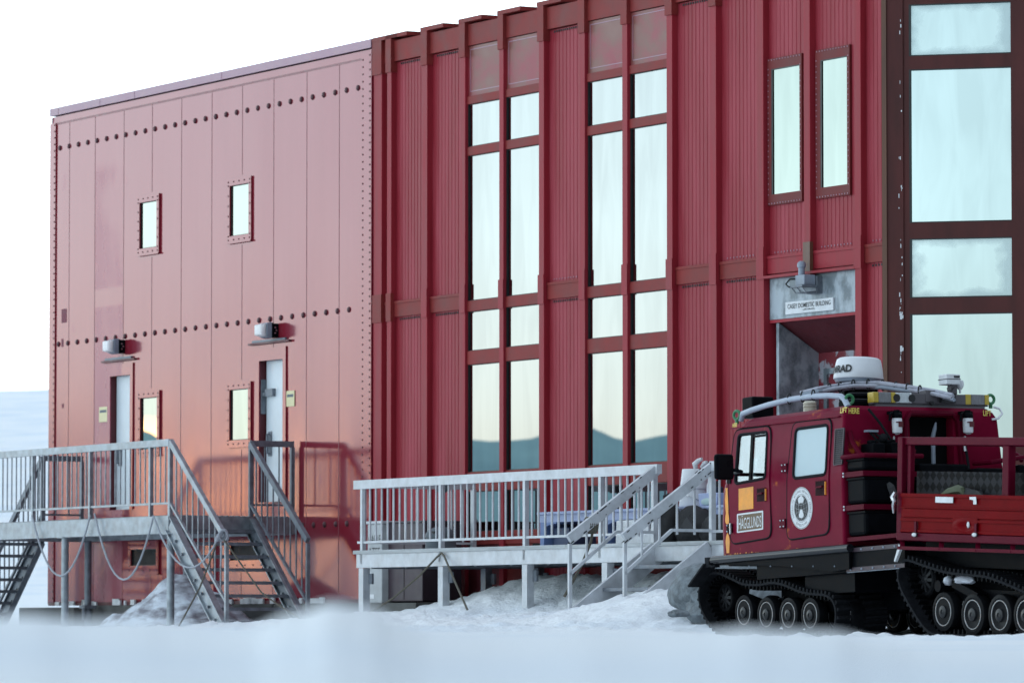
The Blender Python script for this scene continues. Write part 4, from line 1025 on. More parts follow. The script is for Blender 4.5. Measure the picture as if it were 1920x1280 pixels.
# rocks and ice
def boulder(name, label, w, size, seed, mtl, cat='boulder', amp=.3, group=None):
    mb = lump('', '', '', w, size, None, seed, sub=4, amp=amp)
    return single(name, label, cat, W0, w, mb, mtl, group, smooth=True)
p = B.w(B.hit(1322, 1100, 1, -4.3))
boulder('boulder', 'large grey granite boulder beside the deck stairs in front of the carrier', (p.x, p.y, p.z-.04), (.38, .45, .33), 2.2, M['rock'], amp=.16)
p2 = B.w(B.hit(1420, 1068, 1, -4.0))
boulder('boulder', 'long grey granite boulder seen under the nose of the carrier', (p2.x, p2.y, p2.z-.30), (.75, .6, .40), 5.6, M['rock'])
p = B.w(B.hit(1272, 1150, 1, -5.2))
boulder('stone', 'small flat grey stone lying in the snow left of the carrier track', (p.x, p.y, p.z), (.12, .10, .045), 1.2, M['rock'], 'stone')
for px, py, Yd, sz, sd in ((8, 962, 215, (1.3, 1, .35), 1.0), (55, 972, 215, (.9, 1, .25), 4.2), (92, 958, 225, (.8, 1, .55), 7.7), (-20, 948, 230, (1.1, 1, .5), 9.1)):
    r_ = ray(px, py); p = EYE+r_*(Yd/r_.y); gz = ground(p.x, p.y)
    boulder('rock', {8: 'low dark rock on the snow slope behind the landing railing', 55: 'faint flat rock on the snow slope between the stair handrail and the building', 92: 'dark rock on the snow slope touching the building edge', -20: 'dark rock on the snow slope at the far left edge'}[px], (p.x, p.y, p.z), sz, sd, M['rock'], 'rock')
# heap of dirty ice under the landing
bmx = MB(); n = 70; hx0, hx1 = B.Y(205, 1150, -1.2)[0], B.Y(440, 1150, -1.2)[0]; pkx = B.Y(318, 1100, -1.2)[0]; zpk = B.Y(318, 1078, -1.2)[1]
for i in range(n+1):
    for j in range(n+1):
        x = hx0+(hx1-hx0)*i/n; y = -2.4+2.35*j/n
        e = (1-abs((x-pkx)/((pkx-hx0) if x < pkx else (hx1-pkx))))
        e = max(0, e)**(1.05); f_ = math.exp(-((y+1.0)/.75)**2)
        z = .36+(zpk-.36)*e*f_*1.02+.12*noise.noise(Vector((x*2.2, y*2.2, 1)))+.07*noise.noise(Vector((x*5, y*5, 4)))+.03*noise.noise(Vector((x*11, y*11, 7)))
        bmx.v.append((x, y, z))
for i in range(n):
    for j in range(n): bmx.f.append((i*(n+1)+j, (i+1)*(n+1)+j, (i+1)*(n+1)+j+1, i*(n+1)+j+1)); bmx.m.append(0)
ob = single('ice_heap', None, None, B, (pkx, -1.2, .4), bmx, M['dirtysnow'], smooth=True); ob['kind'] = 'structure'

# ------------------------------------------------------------------ the tracked carrier: front car
cb = Thing('tracked_carrier', 'dark red two-door tracked snow vehicle front car with radar dome and rusty orange wear', 'tracked vehicle', C, (-1.2, .95, -.8))
CWD = 1.90
def yin(z): return .055*max(0, (z-.70)/.67)
def S(px, py, off=0):                      # a point on the left flank
    x, z = C.Y(px, py, 0); x, z = C.Y(px, py, yin(z)); return (x, yin(z)-off, z)
def flank(poly, off0, off1):               # polygon on the flank -> solid between two offsets
    mb = MB(); n = len(poly)
    v = [(p[0], p[1]-off1, p[2]) for p in poly]+[(p[0], p[1]-off0, p[2]) for p in poly]
    mb.add(v, [tuple(range(n)), tuple(range(n, 2*n))[::-1]]+[(i, (i+1) % n, n+(i+1) % n, n+i) for i in range(n)]); return mb
def rounded(pts, r, k=5):                  # rounded polygon in x-z, on the flank
    P = [Vector((p[0], p[2])) for p in pts]; out = []; n = len(P)
    for i in range(n):
        a, b, c = P[i-1], P[i], P[(i+1) % n]; u = (a-b); w = (c-b); rr = min(r, u.length*.45, w.length*.45)
        s, e = b+u.normalized()*rr, b+w.normalized()*rr
        for q in range(k+1):
            t_ = q/k; o = s*(1-t_)**2+b*2*t_*(1-t_)+e*t_*t_; out.append((o.x, yin(o.y), o.y))
    return out
XF0 = -2.37
# body: stacked rounded outlines (width narrows to the roof, screen rakes back)
def outline(x0, x1, y0, y1, z, r0, r1, k=4):
    pts = []
    for cx, cy, a0, r in ((x0+r0, y0+r0, 180, r0), (x1-r1, y0+r1, 270, r1), (x1-r1, y1-r1, 0, r1), (x0+r0, y1-r0, 90, r0)):
        for q in range(k+1): a = R(a0+90*q/k); pts.append((cx+r*math.cos(a), cy+r*math.sin(a), z))
    return pts
levels = [(0, XF0, 0, .0), (.35, -2.375, 0, 0), (.66, -2.34, 0, 0), (.72, -2.31, 0, yin(.72)), (1.22, -2.09, -.02, yin(1.22)), (1.275, -2.07, -.025, yin(1.27)), (1.335, -2.04, -.035, yin(1.3)+.015), (1.375, -1.98, -.06, .12)]
mb = MB(); nn = 20
for z, x0, x1, yi_ in levels: mb.v += outline(x0, x1, yi_, CWD-yi_, z, .10 if z < 1.3 else .14, .03 if z < 1.3 else .08)
for i in range(len(levels)-1): mb.f += [(i*nn+j, i*nn+(j+1) % nn, (i+1)*nn+(j+1) % nn, (i+1)*nn+j) for j in range(nn)]
mb.f += [tuple(range(nn))[::-1], tuple((len(levels)-1)*nn+j for j in range(nn))]; mb.m = [0]*len(mb.f)
body = cb.part('body', mb, M['cab'])
w1 = [S(1387, 815), S(1441, 809), S(1437, 896), S(1380, 907)]
w2 = [S(1494, 804), S(1555, 796), S(1550.5, 889), S(1489, 897)]
def cutter(mb): o = link('cutter', mb, M['interior'], off=cb.o); o.parent = cb.e; return o
cut = MB(); cut.box(-2.0, -.14, .07, CWD-.07, .06, 1.28); cuts = [cutter(cut)]
wr1 = rounded(w1, .05); wr2 = rounded(w2, .06)
cut = MB(); cut.prism([(p[0], -.3, p[2]) for p in wr1], (0, CWD+.6, 0)); cuts.append(cutter(cut))
cut = MB(); cut.box(-2.6, -1.9, .2, CWD-.2, .74, 1.17); cuts.append(cutter(cut))
eyl, ezt = C.X(1703, 768, 0); eyr, _ = C.X(1791, 768, 0)
cut = MB(); cut.box(-.17, .2, eyl+.02, eyr-.02, .50, ezt-.06); cuts.append(cutter(cut))
for c in cuts:
    md = body.modifiers.new('cut', 'BOOLEAN'); md.operation = 'DIFFERENCE'; md.object = c; md.solver = 'EXACT'
bpy.context.view_layer.update()
dg = bpy.context.evaluated_depsgraph_get(); me = bpy.data.meshes.new_from_object(body.evaluated_get(dg))
body.modifiers.clear(); body.data = me
for c in cuts: bpy.data.objects.remove(c)
if len(body.data.materials) == 0: body.data.materials.append(M['cab'])
bv = body.modifiers.new('bevel', 'BEVEL'); bv.width = .012; bv.segments = 2; bv.limit_method = 'ANGLE'; bv.angle_limit = R(50)
# drip moulding along the roof edge
mb = MB(); a, b = S(1374, 803, .012), S(1576, 780, .012); mb.bar(a, b, .03, .012); a, b = S(1377, 789, .004), S(1588, 763, .004)
cb.part('drip_rail', mb, M['cab'], body)
# doors
def ring(poly, off, r): mb = MB(); mb.tube([(p[0], p[1]-off, p[2]) for p in poly], r, 6, closed=True); return mb
d1 = rounded([S(1379, 806), S(1447, 798), S(1447.5, 1007), S(1372, 1020), S(1366.5, 915)], .10)
d2 = rounded([S(1488, 792), S(1561, 784), S(1556, 1000), S(1477, 1012), S(1478, 890)], .10)
for i, (dp, wp) in enumerate(((d1, wr1), (d2, wr2))):
    # door skin with the window cut out: strip between outline and window outline
    n = len(dp); m_ = len(wp); mb = MB()
    def near(k): return min(range(m_), key=lambda q: (wp[q][0]-dp[k][0])**2+(wp[q][2]-dp[k][2])**2)
    def res(poly, cnt, c0):                # resample a closed outline by angle about a centre
        out = []
        for k in range(cnt):
            a = 2*math.pi*k/cnt; dx, dz = math.cos(a), math.sin(a); best = None
            for q in range(len(poly)):
                p, r_ = poly[q], poly[(q+1) % len(poly)]; ex, ez = r_[0]-p[0], r_[2]-p[2]; den = dx*ez-dz*ex
                if abs(den) < 1e-9: continue
                t_ = ((p[0]-c0[0])*ez-(p[2]-c0[1])*ex)/den; u_ = ((p[0]-c0[0])*dz-(p[2]-c0[1])*dx)/den
                if t_ > 0 and -1e-6 <= u_ <= 1+1e-6 and (best is None or t_ < best): best = t_
            x, z = c0[0]+dx*best, c0[1]+dz*best; out.append((x, yin(z), z))
        return out
    c0 = (sum(p[0] for p in wp)/m_, sum(p[2] for p in wp)/m_); NN = 120
    do, wo = res(dp, NN, c0), res(wp, NN, c0)
    for ring_, off in ((do, -.004), (do, .012), (wo, .012), (wo, -.004)): mb.v += [(p[0], p[1]-off, p[2]) for p in ring_]
    for a, b in ((0, 1), (1, 2), (2, 3)): mb.f += [(a*NN+k, a*NN+(k+1) % NN, b*NN+(k+1) % NN, b*NN+k) for k in range(NN)]
    mb.m = [0]*len(mb.f)
    dr = cb.part('door', mb, M['cab'], label='front door with worn orange square and nameplate' if i == 0 else 'rear door with a round white emblem')
    cb.part('door_seal', ring(dp, .004, .011), M['rubber'], dr, smooth=True)
    cb.part('window_seal', ring(wp, .010, .016), M['rubber'], dr, smooth=True)
    gp = flank(wp, .001, .006); cb.part('window_glass', gp, M['cabglass'] if i == 0 else M['frosted'], dr)
    if i == 0:
        mb = MB(); a, b = S(1413, 813, .012), S(1408.5, 900, .012); mb.bar(a, b, .045, .012, up=(0, 1, 0)); a, b = S(1413, 818, .012), S(1440, 815, .012); mb.bar(a, b, .012, .02); cb.part('window_divider', mb, M['black'], dr)
    hx = ((1421, 1437, 914, 940), (1531, 1549, 900, 929))[i]
    hp = [S(hx[0], hx[2]+2), S(hx[1], hx[2]), S(hx[1], hx[3]-1), S(hx[0], hx[3])]
    mb = flank(hp, .0135, .0125); hd = cb.part('door_handle', mb, M['wellshade'], dr)
    mb = MB(); a, b = S(hx[0]+2, (hx[2]+hx[3])/2-1, .022), S(hx[1]-4, (hx[2]+hx[3])/2-3, .022); mb.bar(a, b, .02, .016); a, b = S(hx[1], hx[2], .016), S(hx[1], hx[3], .016); mb.bar(a, b, .008, .012, up=(0, 1, 0)); a, b = S(hx[0], hx[2]+2, .016), S(hx[1], hx[2], .016); mb.bar(a, b, .008, .008)
    cb.part('handle_bar', mb, M['cabred'], hd)
    mb = MB(); a, b = S(hx[1]+1.5, hx[2]+2, .0145), S(hx[1]+1.5, hx[3]-2, .0145); mb.bar(a, b, .010, .02, up=(0, 1, 0)); cb.part('handle_wear', mb, M['orange'], hd)
    for (qx, qy) in (((1371, 990),), ((1474, 877), (1471, 981)))[i]:
        mb = MB(); p = Vector(S(qx, qy, .016)); mb.box(p.x-.05, p.x+.05, p.y-.012, p.y+.014, p.z-.045, p.z+.045)
        hg = cb.part('hinge', mb, M['black'] if i == 0 else M['cabred'], dr, bevel=.004)
        mb = MB()
        for sx_, sz_ in ((-.03, -.03), (.03, -.03), (.03, .03), (-.03, .03)): mb.ball((p.x+sx_, p.y-.015, p.z+sz_), .009, 6, 4)
        if i == 0: mb.cyl((p.x+.045, p.y-.02, p.z-.06), (p.x+.045, p.y-.02, p.z+.05), .012, n=6)
        cb.part('hinge_bolts', mb, M['chrome'], hg)
    if i == 0:
        sq = [S(1387, 916), S(1414.5, 911.5), S(1414.5, 953), S(1387, 956.5)]
        cb.part('worn_orange_square', flank(sq, .0136, .0125), M['orange'], dr)
        npl = rounded([S(1384, 963), S(1433, 956.5), S(1433, 992), S(1384, 998.5)], .012)
        pl = cb.part('nameplate', flank(npl, .0145, .0125), M['offwhite'], dr)
        np2 = [S(1386.3, 965.7), S(1430.8, 960), S(1430.8, 989.6), S(1386.3, 995.6)]
        cb.part('nameplate_field', flank(np2, .0155, .0147), M['signbrown'], pl)
        q0, q1, q3 = Vector(S(1387.5, 992, .017)), Vector(S(1429.8, 986.5, .017)), Vector(S(1387.5, 969.5, .017))
        ux, uz = (q1-q0), (q3-q0)
        mb = MB(); mb.text('H\u00c4GGLUNDS', 0, 0, 0, 1.12, 1.0, fn=lambda a, b: q0+ux*a+uz*b, bold=.0); cb.part('nameplate_lettering', mb, M['offwhite'], pl)
    else:
        cc = Vector(S(1505, 952, .0135)); rr = .208
        def disc(r0, r1, y, n=48, mm=None):
            q = mm or MB(); v = []
            for k in range(n):
                a = 2*math.pi*k/n; v += [(cc.x+r0*math.cos(a), y, cc.z+r0*math.sin(a)), (cc.x+r1*math.cos(a), y, cc.z+r1*math.sin(a))]
            return q.add(v, [(2*k, 2*k+1, (2*k+3) % (2*n), (2*k+2) % (2*n)) for k in range(n)])
        em = MB(); em.lathe([(rr, 0), (rr, .002)], cc, (0, -1, 0), 48); em = cb.part('emblem', em, M['offwhite'], dr)
        ik = disc(rr*.955, rr*.975, cc.y-.0025); disc(rr*.66, rr*.675, cc.y-.0025, mm=ik)
        arc = 'AUSTRALIAN NATIONAL ANTARCTIC RESEARCH'; arc2 = 'EXPEDITIONS'
        def ringtext(txt, a0, a1, rad_, flip=False):
            for k, ch_ in enumerate(txt):
                if ch_ == ' ': continue
                a = R(a0+(a1-a0)*k/(len(txt)-1)); rot = a-math.pi/2 if not flip else a+math.pi/2
                def fn(u, v, a=a, rot=rot):
                    return (cc.x+rad_*math.cos(a)+u*math.cos(rot)-v*math.sin(rot), cc.y-.0025, cc.z+rad_*math.sin(a)+u*math.sin(rot)+v*math.cos(rot))
                ik.text(ch_, -.006, -.011, 0, .023, .013 if ch_ != 'I' else .004, fn=fn, bold=.02)
        ringtext(arc, 210, -30, rr*.815); ringtext(arc2, 238, 302, rr*.815, True)
        cb.part('emblem_lettering', ik, M['ink'], em)
        gl = MB(); n = 40; gl.add([(cc.x+rr*.62*math.cos(2*math.pi*k/n), cc.y-.003, cc.z+rr*.62*math.sin(2*math.pi*k/n)) for k in range(n)], [tuple(range(n))]); cb.part('emblem_globe', gl, M['ink'], em)
        gr = MB(); rg = rr*.62
        for lam in (-.75, -.4, 0, .4, .75): gr.tube([(cc.x+rg*lam*math.cos(th), cc.y-.0035, cc.z+rg*math.sin(th)*.99) for th in [math.pi*(-.5+k/12) for k in range(13)]], .0009, 4)
        for lat in (-.7, -.35, .0, .35, .7): gr.tube([(cc.x+math.sqrt(1-lat*lat)*rg*k, cc.y-.0035, cc.z+rg*lat+.03*(k*k-.5)*(1 if lat >= 0 else -1)) for k in [-.98+1.96*j/10 for j in range(11)]], .0009, 4)
        cb.part('emblem_grid', gr, M['offwhite'], em)
        ld = MB()
        for pts in ([(-.36, .80), (-.12, .90), (.05, .97), (.18, .90), (.36, .78), (.42, .60), (.30, .46), (.2, .34), (.10, .42), (.0, .36), (-.14, .44), (-.26, .32), (-.36, .40), (-.44, .58)], [(-.20, -.18), (0, -.08), (.18, -.16), (.26, -.36), (.34, -.55), (.24, -.72), (.08, -.78), (-.1, -.76), (-.30, -.70), (-.38, -.52), (-.26, -.38)]):
            ld.add([(cc.x+rg*a, cc.y-.0045, cc.z+rg*b) for a, b in pts], [tuple(range(len(pts)))])
        cb.part('emblem_land', ld, M['offwhite'], em)
# wiper/vent grille behind the rear door
vp = [S(1568.5, 805), S(1585, 802.5), S(1580.5, 869), S(1565.5, 871.5)]
gv = cb.part('vent_grille', flank(vp, .008, 0), M['ink'], body)
mb = MB(); a, b, c, d = [Vector(p)-Vector((0, .012, 0)) for p in vp]
for u_, v_ in ((a, b), (b, c), (c, d), (d, a)): mb.bar(u_, v_, .012, .012)
for k in range(1, 17): mb.bar(a.lerp(d, k/17), b.lerp(c, k/17), .008, .007)
cb.part('grille_slats', mb, M['brownbox'], gv)
# orange edge where the front pillar is rubbed bare
mb = MB(); pp = []
for k in range(24):
    f_ = k/23; z = .03+.66*f_; n_ = noise.noise(Vector((f_*9, 2.2, 0)))
    x = C.Y(1364.5-3*f_, 1040-140*f_, 0)[0]+.01; w_ = .030+.022*n_ if not .28 < f_ < .46 else .006
    pp.append((x, z, max(.004, w_)))
v = []
for x, z, w_ in pp: v += [(x-w_, -.004, z), (x+w_, -.004, z), (x+w_, .001, z), (x-w_, .001, z)]
f = []
for k in range(23): f += [(k*4+j, k*4+(j+1) % 4, k*4+4+(j+1) % 4, k*4+4+j) for j in range(4)]
mb.add(v, f); cb.part('bare_orange_edge', mb, M['orange'], body)
mb = MB()
for k in range(46):
    x = -2.3+1.55*random.random()**1.3; w_ = random.uniform(.012, .04); h_ = random.uniform(.006, .022)*(1 if x < -1.5 else .6)
    mb.add([(x, -.0025, .004), (x+w_, -.0025, .004), (x+w_*.7, -.0025, .004+h_), (x+w_*.25, -.0025, .004+h_*.8)], [(0, 1, 2, 3)])
cb.part('sill_chips', mb, M['orange'], body)
# seats and screen inside
mb = MB()
for y in (.32, 1.15): mb.box(-1.72, -1.30, y, y+.46, .25, .42); mb.prism([(-1.36, y, .42), (-1.27, y, .42), (-1.17, y, .98), (-1.24, y, 1.05), (-1.33, y, .98)], (0, .46, 0))
cb.part('seats', mb, M['greyfabric'], bevel=.04); mb = MB(); mb.prism([(-1.93, .14, .42), (-1.68, .14, .42), (-1.66, .14, .92), (-1.72, .14, 1.01), (-1.84, .14, 1.02), (-1.91, .14, .86)], (0, .22, 0)); cb.part('driver_seat_back', mb, M['black'], bevel=.05)
mb = MB(); mb.box(-1.99, -1.86, .1, CWD-.1, .5, .74); mb.box(-1.0, -.95, .1, CWD-.1, .1, .72); cb.part('dashboard', mb, M['interior'])
mb = MB(); mb.tube([(-1.78+.05*math.sin(a), .55+.18*math.cos(a), .80+.17*math.sin(a)) for a in [2*math.pi*k/16 for k in range(16)]], .015, 6, closed=True); cb.part('steering_wheel', mb, M['black'], smooth=True)
mb = MB(); mb.box(-2.335, -2.30, .22, CWD-.22, .75, .76); mb.prism([(-2.30, .2, .745), (-2.105, .2, 1.165), (-2.09, .2, 1.165), (-2.285, .2, .745)], (0, CWD-.4, 0)); cb.part('windscreen', mb, M['cabglass'])
mb = MB(); mb.box(-2.0, -1.4, CWD-.02, CWD+.02, .10, .69); cb.part('far_door', mb, M['cab'])
# mirror
px_, pz_ = C.Y(1357, 875, -.32); mx_, mz_ = C.Y(1372, 868, -.05)
mb = MB(); mb.box(px_-.03, px_+.03, -.43, -.21, pz_-.13, pz_+.13); mi = cb.part('mirror', mb, M['black'], bevel=.03)
mb = MB(); mb.box(px_+.031, px_+.033, -.40, -.235, pz_-.11, pz_+.11); cb.part('mirror_glass', mb, M['panedark'], mi)
mb = MB(); mb.tube([(px_-.02, -.25, pz_-.02), (px_+.08, -.16, pz_-.05), (-2.12, -.03, pz_-.04), (-2.12, .02, pz_-.04)], .018, 6); mb.box(-2.17, -2.10, -.02, .02, pz_-.14, pz_+.0); cb.part('mirror_arm', mb, M['black'], mi)
# fender skirt and running board
mb = MB(); a = C.Y(1337, 1048, -.03); b = C.Y(1594, 1026, -.03)
mb.tube([(a[0], -.03, -.032), (b[0], -.03, -.032)], .042, 12); fd = cb.part('running_board', mb, M['boardblack'], smooth=True)
mb = MB(); sk = [C.Y(*q, -.02) for q in ((1345, 1052), (1592, 1024), (1592, 1066), (1560, 1071), (1520, 1066), (1470, 1061), (1400, 1059), (1350, 1059))]
mb.prism([(x, -.02, z) for x, z in sk], (0, .03, 0)); cb.part('skirt', mb, M['black'], fd)
mb = MB(); q = [C.Y(p_, 1059, -.02) for p_ in (1405, 1445, 1485, 1525, 1565)]
for x, z in q: mb.ball((x, -.022, z-.01), .008, 6, 4)
cb.part('skirt_bolts', mb, M['fuel'], fd)
e = C.Y(1334, 1050, -.02); mb = MB(); mb.box(e[0]-.05, e[0]+.03, -.07, .06, -.10, .0); mb.bar((e[0]-.03, -.02, -.07), (e[0]-.35, -.02, -.28), .16, .02); mb.tube([(e[0]+.02, -.06, -.08), (e[0]+.10, -.07, -.10), (e[0]+.14, -.06, -.09)], .012, 6); cb.part('mudflap', mb, M['rubber'], fd)
mb = MB(); mb.box(.0, 1.05, .02, .06, -.26, -.03); rp = cb.part('rear_apron', mb, M['black'])
mb = MB(); mb.box(.01, 1.05, .012, .019, -.07, -.03); mb.box(.01, 1.05, .012, .019, -.26, -.22); cb.part('apron_strip', mb, M['brownbox'], rp)
mb = MB(); [mb.ball((.09+.2*k, .01, z), .011, 6, 4) for k in range(5) for z in (-.05, -.24)]; mb.box(.02, .95, .013, .03, -.268, -.263); cb.part('apron_rivets', mb, M['fuel'], rp)
mb = MB(); mb.box(-2.2, .1, .62, CWD-.62, -.62, -.02); mb.box(-2.25, .02, .03, CWD-.03, -.10, -.005); mb.box(.1, 1.2, .8, 1.1, -.5, -.25); mb.box(-1.7, .02, .03, CWD-.03, -.26, -.101); mb.box(-.9, .02, .10, CWD-.1, -.45, -.261); cb.part('chassis', mb, M['black'])
# rear wall equipment
mb = MB(); mb.box(-.35, -.15, eyl, eyr, .45, ezt-.02); cb.part('engine_bay', mb, M['interior'])
mb = MB(); fy0, fy1 = eyl-.03, eyr+.03
mb.tube([(.0, fy0-.05, .50), (.0, fy0, ezt-.10), (-.01, fy0+.06, ezt-.03), (-.01, fy1-.06, ezt-.03), (.0, fy1, ezt-.10), (.0, fy1+.05, .50)], .028, 8); cb.part('engine_bay_frame', mb, M['cabred'], smooth=True)
mb = MB(); q = C.X(1746, 818, -.09); q2 = C.X(1750, 792, -.09); mb.tube([(-.06, q[0], .60), (-.06, q[0], q[1]), (-.06, q2[0]-.005, q2[1]-.06), (-.06, q2[0]+.01, q2[1])], [.022, .022, .02, .008], 8); cb.part('exhaust_pipe', mb, M['fuel'], smooth=True)
for k, (z0, z1) in enumerate(((.715, .84), (.395, .655), (.085, .325))):
    mb = MB(); mb.prism([(.01, .035, z0), (.34, .035, z0), (.34, .62, z0), (.01, .62, z0)], (0, 0, z1-z0)); bx_ = cb.part('storage_box', mb, M['black'], bevel=.035)
    mb = MB(); mb.box(.02, .345, .028, .63, z1-.022, z1-.004); cb.part('box_lid', mb, M['black'], bx_)
    if k == 1: mb = MB(); mb.tube([(.347, .30, z1-.06), (.349, .33, z1-.10), (.349, .36, z1-.17), (.347, .40, z1-.20)], [.02, .04, .04, .012], 6); cb.part('scuff_patch', mb, M['greyfabric'], bx_)
for z in (.86, .685, .36):
    mb = MB(); r_ = .024 if z > .8 else .02
    if z > .8: mb.tube([(.0, .0, z), (.30, .0, z), (.36, .03, z), (.37, .08, z), (.36, .70, z)], r_, 8)
    else: mb.bar((.0, .008, z), (.36, .008, z), .012, .05); mb.bar((.362, .0, z), (.362, .70, z), .012, .05)
    cr = cb.part('rack_rail', mb, M['cabred'], smooth=z > .8)
    if z < .8: mb = MB(); mb.ball((.02, -.005, z+.015), .012, 6, 4); mb.ball((.02, -.005, z-.015), .012, 6, 4); cb.part('rail_bolts', mb, M['chrome'], cr)
for tp, tr_ in (([(.0, .09, 1.12), (.02, .10, 1.02), (.10, .13, .90), (.14, .14, .86)], .026), ([(.05, 1.5, .82), (.3, 1.55, .82), (.34, 1.9, .87)], .024), ([(.05, .68, .78), (.10, .95, .78)], .024), ([(.02, .72, .4), (.04, .80, .95)], .03), ([(.05, 1.83, 1.02), (.25, 1.96, .86), (.3, 1.9, .84)], .022)):
    mb = MB(); mb.tube(tp, tr_, 8); cb.part('frame_tube', mb, M['cabred'], smooth=True)
mb = MB(); mb.box(.0, 1.0, .03, .70, .035, .075); cb.part('rear_step', mb, M['cabred'])
for bb in ((.08, .22, .75, 1.32, .1, .80), (.02, .3, 1.38, 1.85, .3, .76), (.05, .3, 1.86, 1.95, .66, .80)):
    mb = MB(); mb.box(*bb); cb.part('engine_guard', mb, M['black'], bevel=.02)
for bb in ((.02, .25, .2, .34, .88, .99), (.02, .25, .42, .56, .88, 1.0)):
    mb = MB(); mb.box(*bb); mb.cyl((.12, (bb[2]+bb[3])/2, bb[5]-.001), (.12, (bb[2]+bb[3])/2, bb[5]+.035), .05, n=10); cb.part('reservoir', mb, M['black'], bevel=.012)
for px, py in ((1682, 795), (1815, 795)):
    y, z = C.X(px, py, .07)
    mb = MB(); mb.lathe([(.02, -.10), (.03, -.09), (.046, -.085), (.05, -.07), (.05, .05), (.045, .06)], (.07, y, z), n=18); fl = cb.part('fuel_filter', mb, M['white'], smooth=True)
    mb = MB(); mb.lathe([(.05, .061), (.055, .075), (.05, .10), (.035, .11), (.03, .14)], (.07, y, z), n=14); mb.box(-.02, .07, y-.06, y+.06, z+.1, z+.13); mb.tube([(.07, y-.05, z+.11), (.09, y-.09, z+.10), (.09, y-.10, z+.03)], .012, 6); cb.part('filter_head', mb, M['black'], fl)
    mb = MB(); mb.box(.118, .1215, y-.015, y+.04, z-.03, z+.025); cb.part('filter_label', mb, M['reveal'], fl)
    mb = MB(); mb.box(.09, .1225, y-.035, y+.01, z+.012, z+.022); cb.part('filter_text', mb, M['cabred'], fl)
    mb = MB(); mb.tube([(.07, y-.04, z-.12), (.07, y-.05, z-.2), (.08, y-.05, z-.27)], [.012, .012, .018], 6); cb.part('filter_drain', mb, M['chrome'], fl)
for a in (((.02, .30, 1.34), (.04, .42, 1.2), (.07, .55, 1.0), (.1, .63, .85)), ((.03, .33, 1.13), (.06, .42, 1.05), (.08, .52, .92), (.09, .56, .80)), ((.03, .30, 1.12), (.06, .40, 1.0), (.08, .50, .88), (.09, .60, .76)), ((.03, 1.42, 1.0), (.05, 1.44, .8), (.1, 1.40, .62))):
    mb = MB(); mb.tube(a, .014, 6); cb.part('hose', mb, M['rubber'], smooth=True)
mb = MB(); mb.box(.01, .07, .25, .38, 1.11, 1.13); cb.part('hose_bracket', mb, M['fuel'])
mb = MB(); mb.ball((.06, .44, 1.05), .05, 8, 6); cb.part('filler_cap', mb, M['rubber'], smooth=True)
# lettering in yellow
yl = MB(); q0 = Vector(S(1575.5, 774.5, .003)); q1 = Vector(S(1588, 772.5, .003)); q3 = Vector(S(1576.5, 764.5, .003))
yl.text('LIFT', 0, 0, 0, 1, 1, fn=lambda a, b: q0+(q1-q0)*a+(q3-q0)*b, bold=.02)
ya, za = C.X(1593.5, 774.5, .0); yb_, _ = C.X(1613.5, 774.5, 0); _, zt_ = C.X(1600, 764, 0)
yl.text('HERE', 0, 0, 0, 1, 1, fn=lambda a, b: Vector((-.022, ya+(yb_-ya)*a, za+(zt_-za)*b)), bold=.02)
ya2, za2 = C.X(1846, 779, .0); yb2_, _ = C.X(1861, 779, 0)
yl.text('LIFT', 0, 0, 0, 1, 1, fn=lambda a, b: Vector((-.022, ya2+(yb2_-ya2)*a, za2+(zt_-za)*b)), bold=.02)
h0 = Vector(S(1373.5, 801, .003)); h1 = Vector(S(1382, 799.8, .003)); h3 = Vector(S(1374, 793.5, .003))
yl.text('HERE', 0, 0, 0, 1, 1, fn=lambda a, b: h0+(h1-h0)*a+(h3-h0)*b, bold=.02)
cb.part('lift_lettering', yl, M['yellow'], body)
# roof gear
def Cp(px, py, y): l = C.hit(px, py, 1, y); return Vector((l.x, l.y, l.z))
mb = MB(); mb.tube([Cp(1389, 788, .13), Cp(1393, 775, .13), Cp(1410, 768.5, .13), Cp(1440, 759, .13), Cp(1480, 749, .13), Cp(1520, 743, .13), Cp(1555, 741.5, .13), Cp(1577, 743, .13), Cp(1583, 748, .13), Cp(1590, 762, .13)], .030, 10); cb.part('roof_tube', mb, M['tubegrey'], smooth=True)
for k, (oz, orr) in enumerate(((0, .022), (.03, .018), (.018, .016), (-.02, .02))):
    mb = MB(); pts = [Cp(1500, 745-3*k, .13), Cp(1530, 736-2*k, .22), Cp(1560, 729, .4+.03*k), Cp(1600, 723, .62+.03*k), Cp(1650, 723, .85), Cp(1700, 730, 1.0), Cp(1750, 738, 1.1+.04*k), Cp(1785, 746, 1.2)]
    mb.tube([p+Vector((.012*k, 0, oz)) for p in pts], orr, 8); cl = cb.part('cable_bundle', mb, M['cable'] if k != 3 else M['fuel'], smooth=True)
mb = MB()
for px, py, y in ((1480, 749, .13), (1505, 745, .13), (1525, 742, .13), (1555, 730, .38), (1575, 727, .5), (1600, 723, .62), (1628, 722, .75), (1655, 723, .87), (1680, 727, .94), (1702, 730, 1.0), (1725, 734, 1.05)):
    p = Cp(px, py, y); mb.tube([p+Vector((.0, .02*math.cos(a), .008+.055*math.sin(a))) for a in [2*math.pi*k/10 for k in range(10)]], .008, 5, closed=True)
cb.part('cable_ties', mb, M['ink'])
rc = Cp(1609, 708, .80); rzt = Cp(1610, 671, .80).z; rzb = Cp(1610, 719, .80).z; rw = (Cp(1657, 700, .8)-Cp(1562, 700, .8)).length*.5*.475*1.06
ry = (Cp(1657, 712, .80).x, Cp(1562, 712, .8).x)
RR = 47.5*51.0/F
oR = (rc.x, .80, rzb); hh = rzt-rzb
tilt = Vector((.0, .05, 1)).normalized()
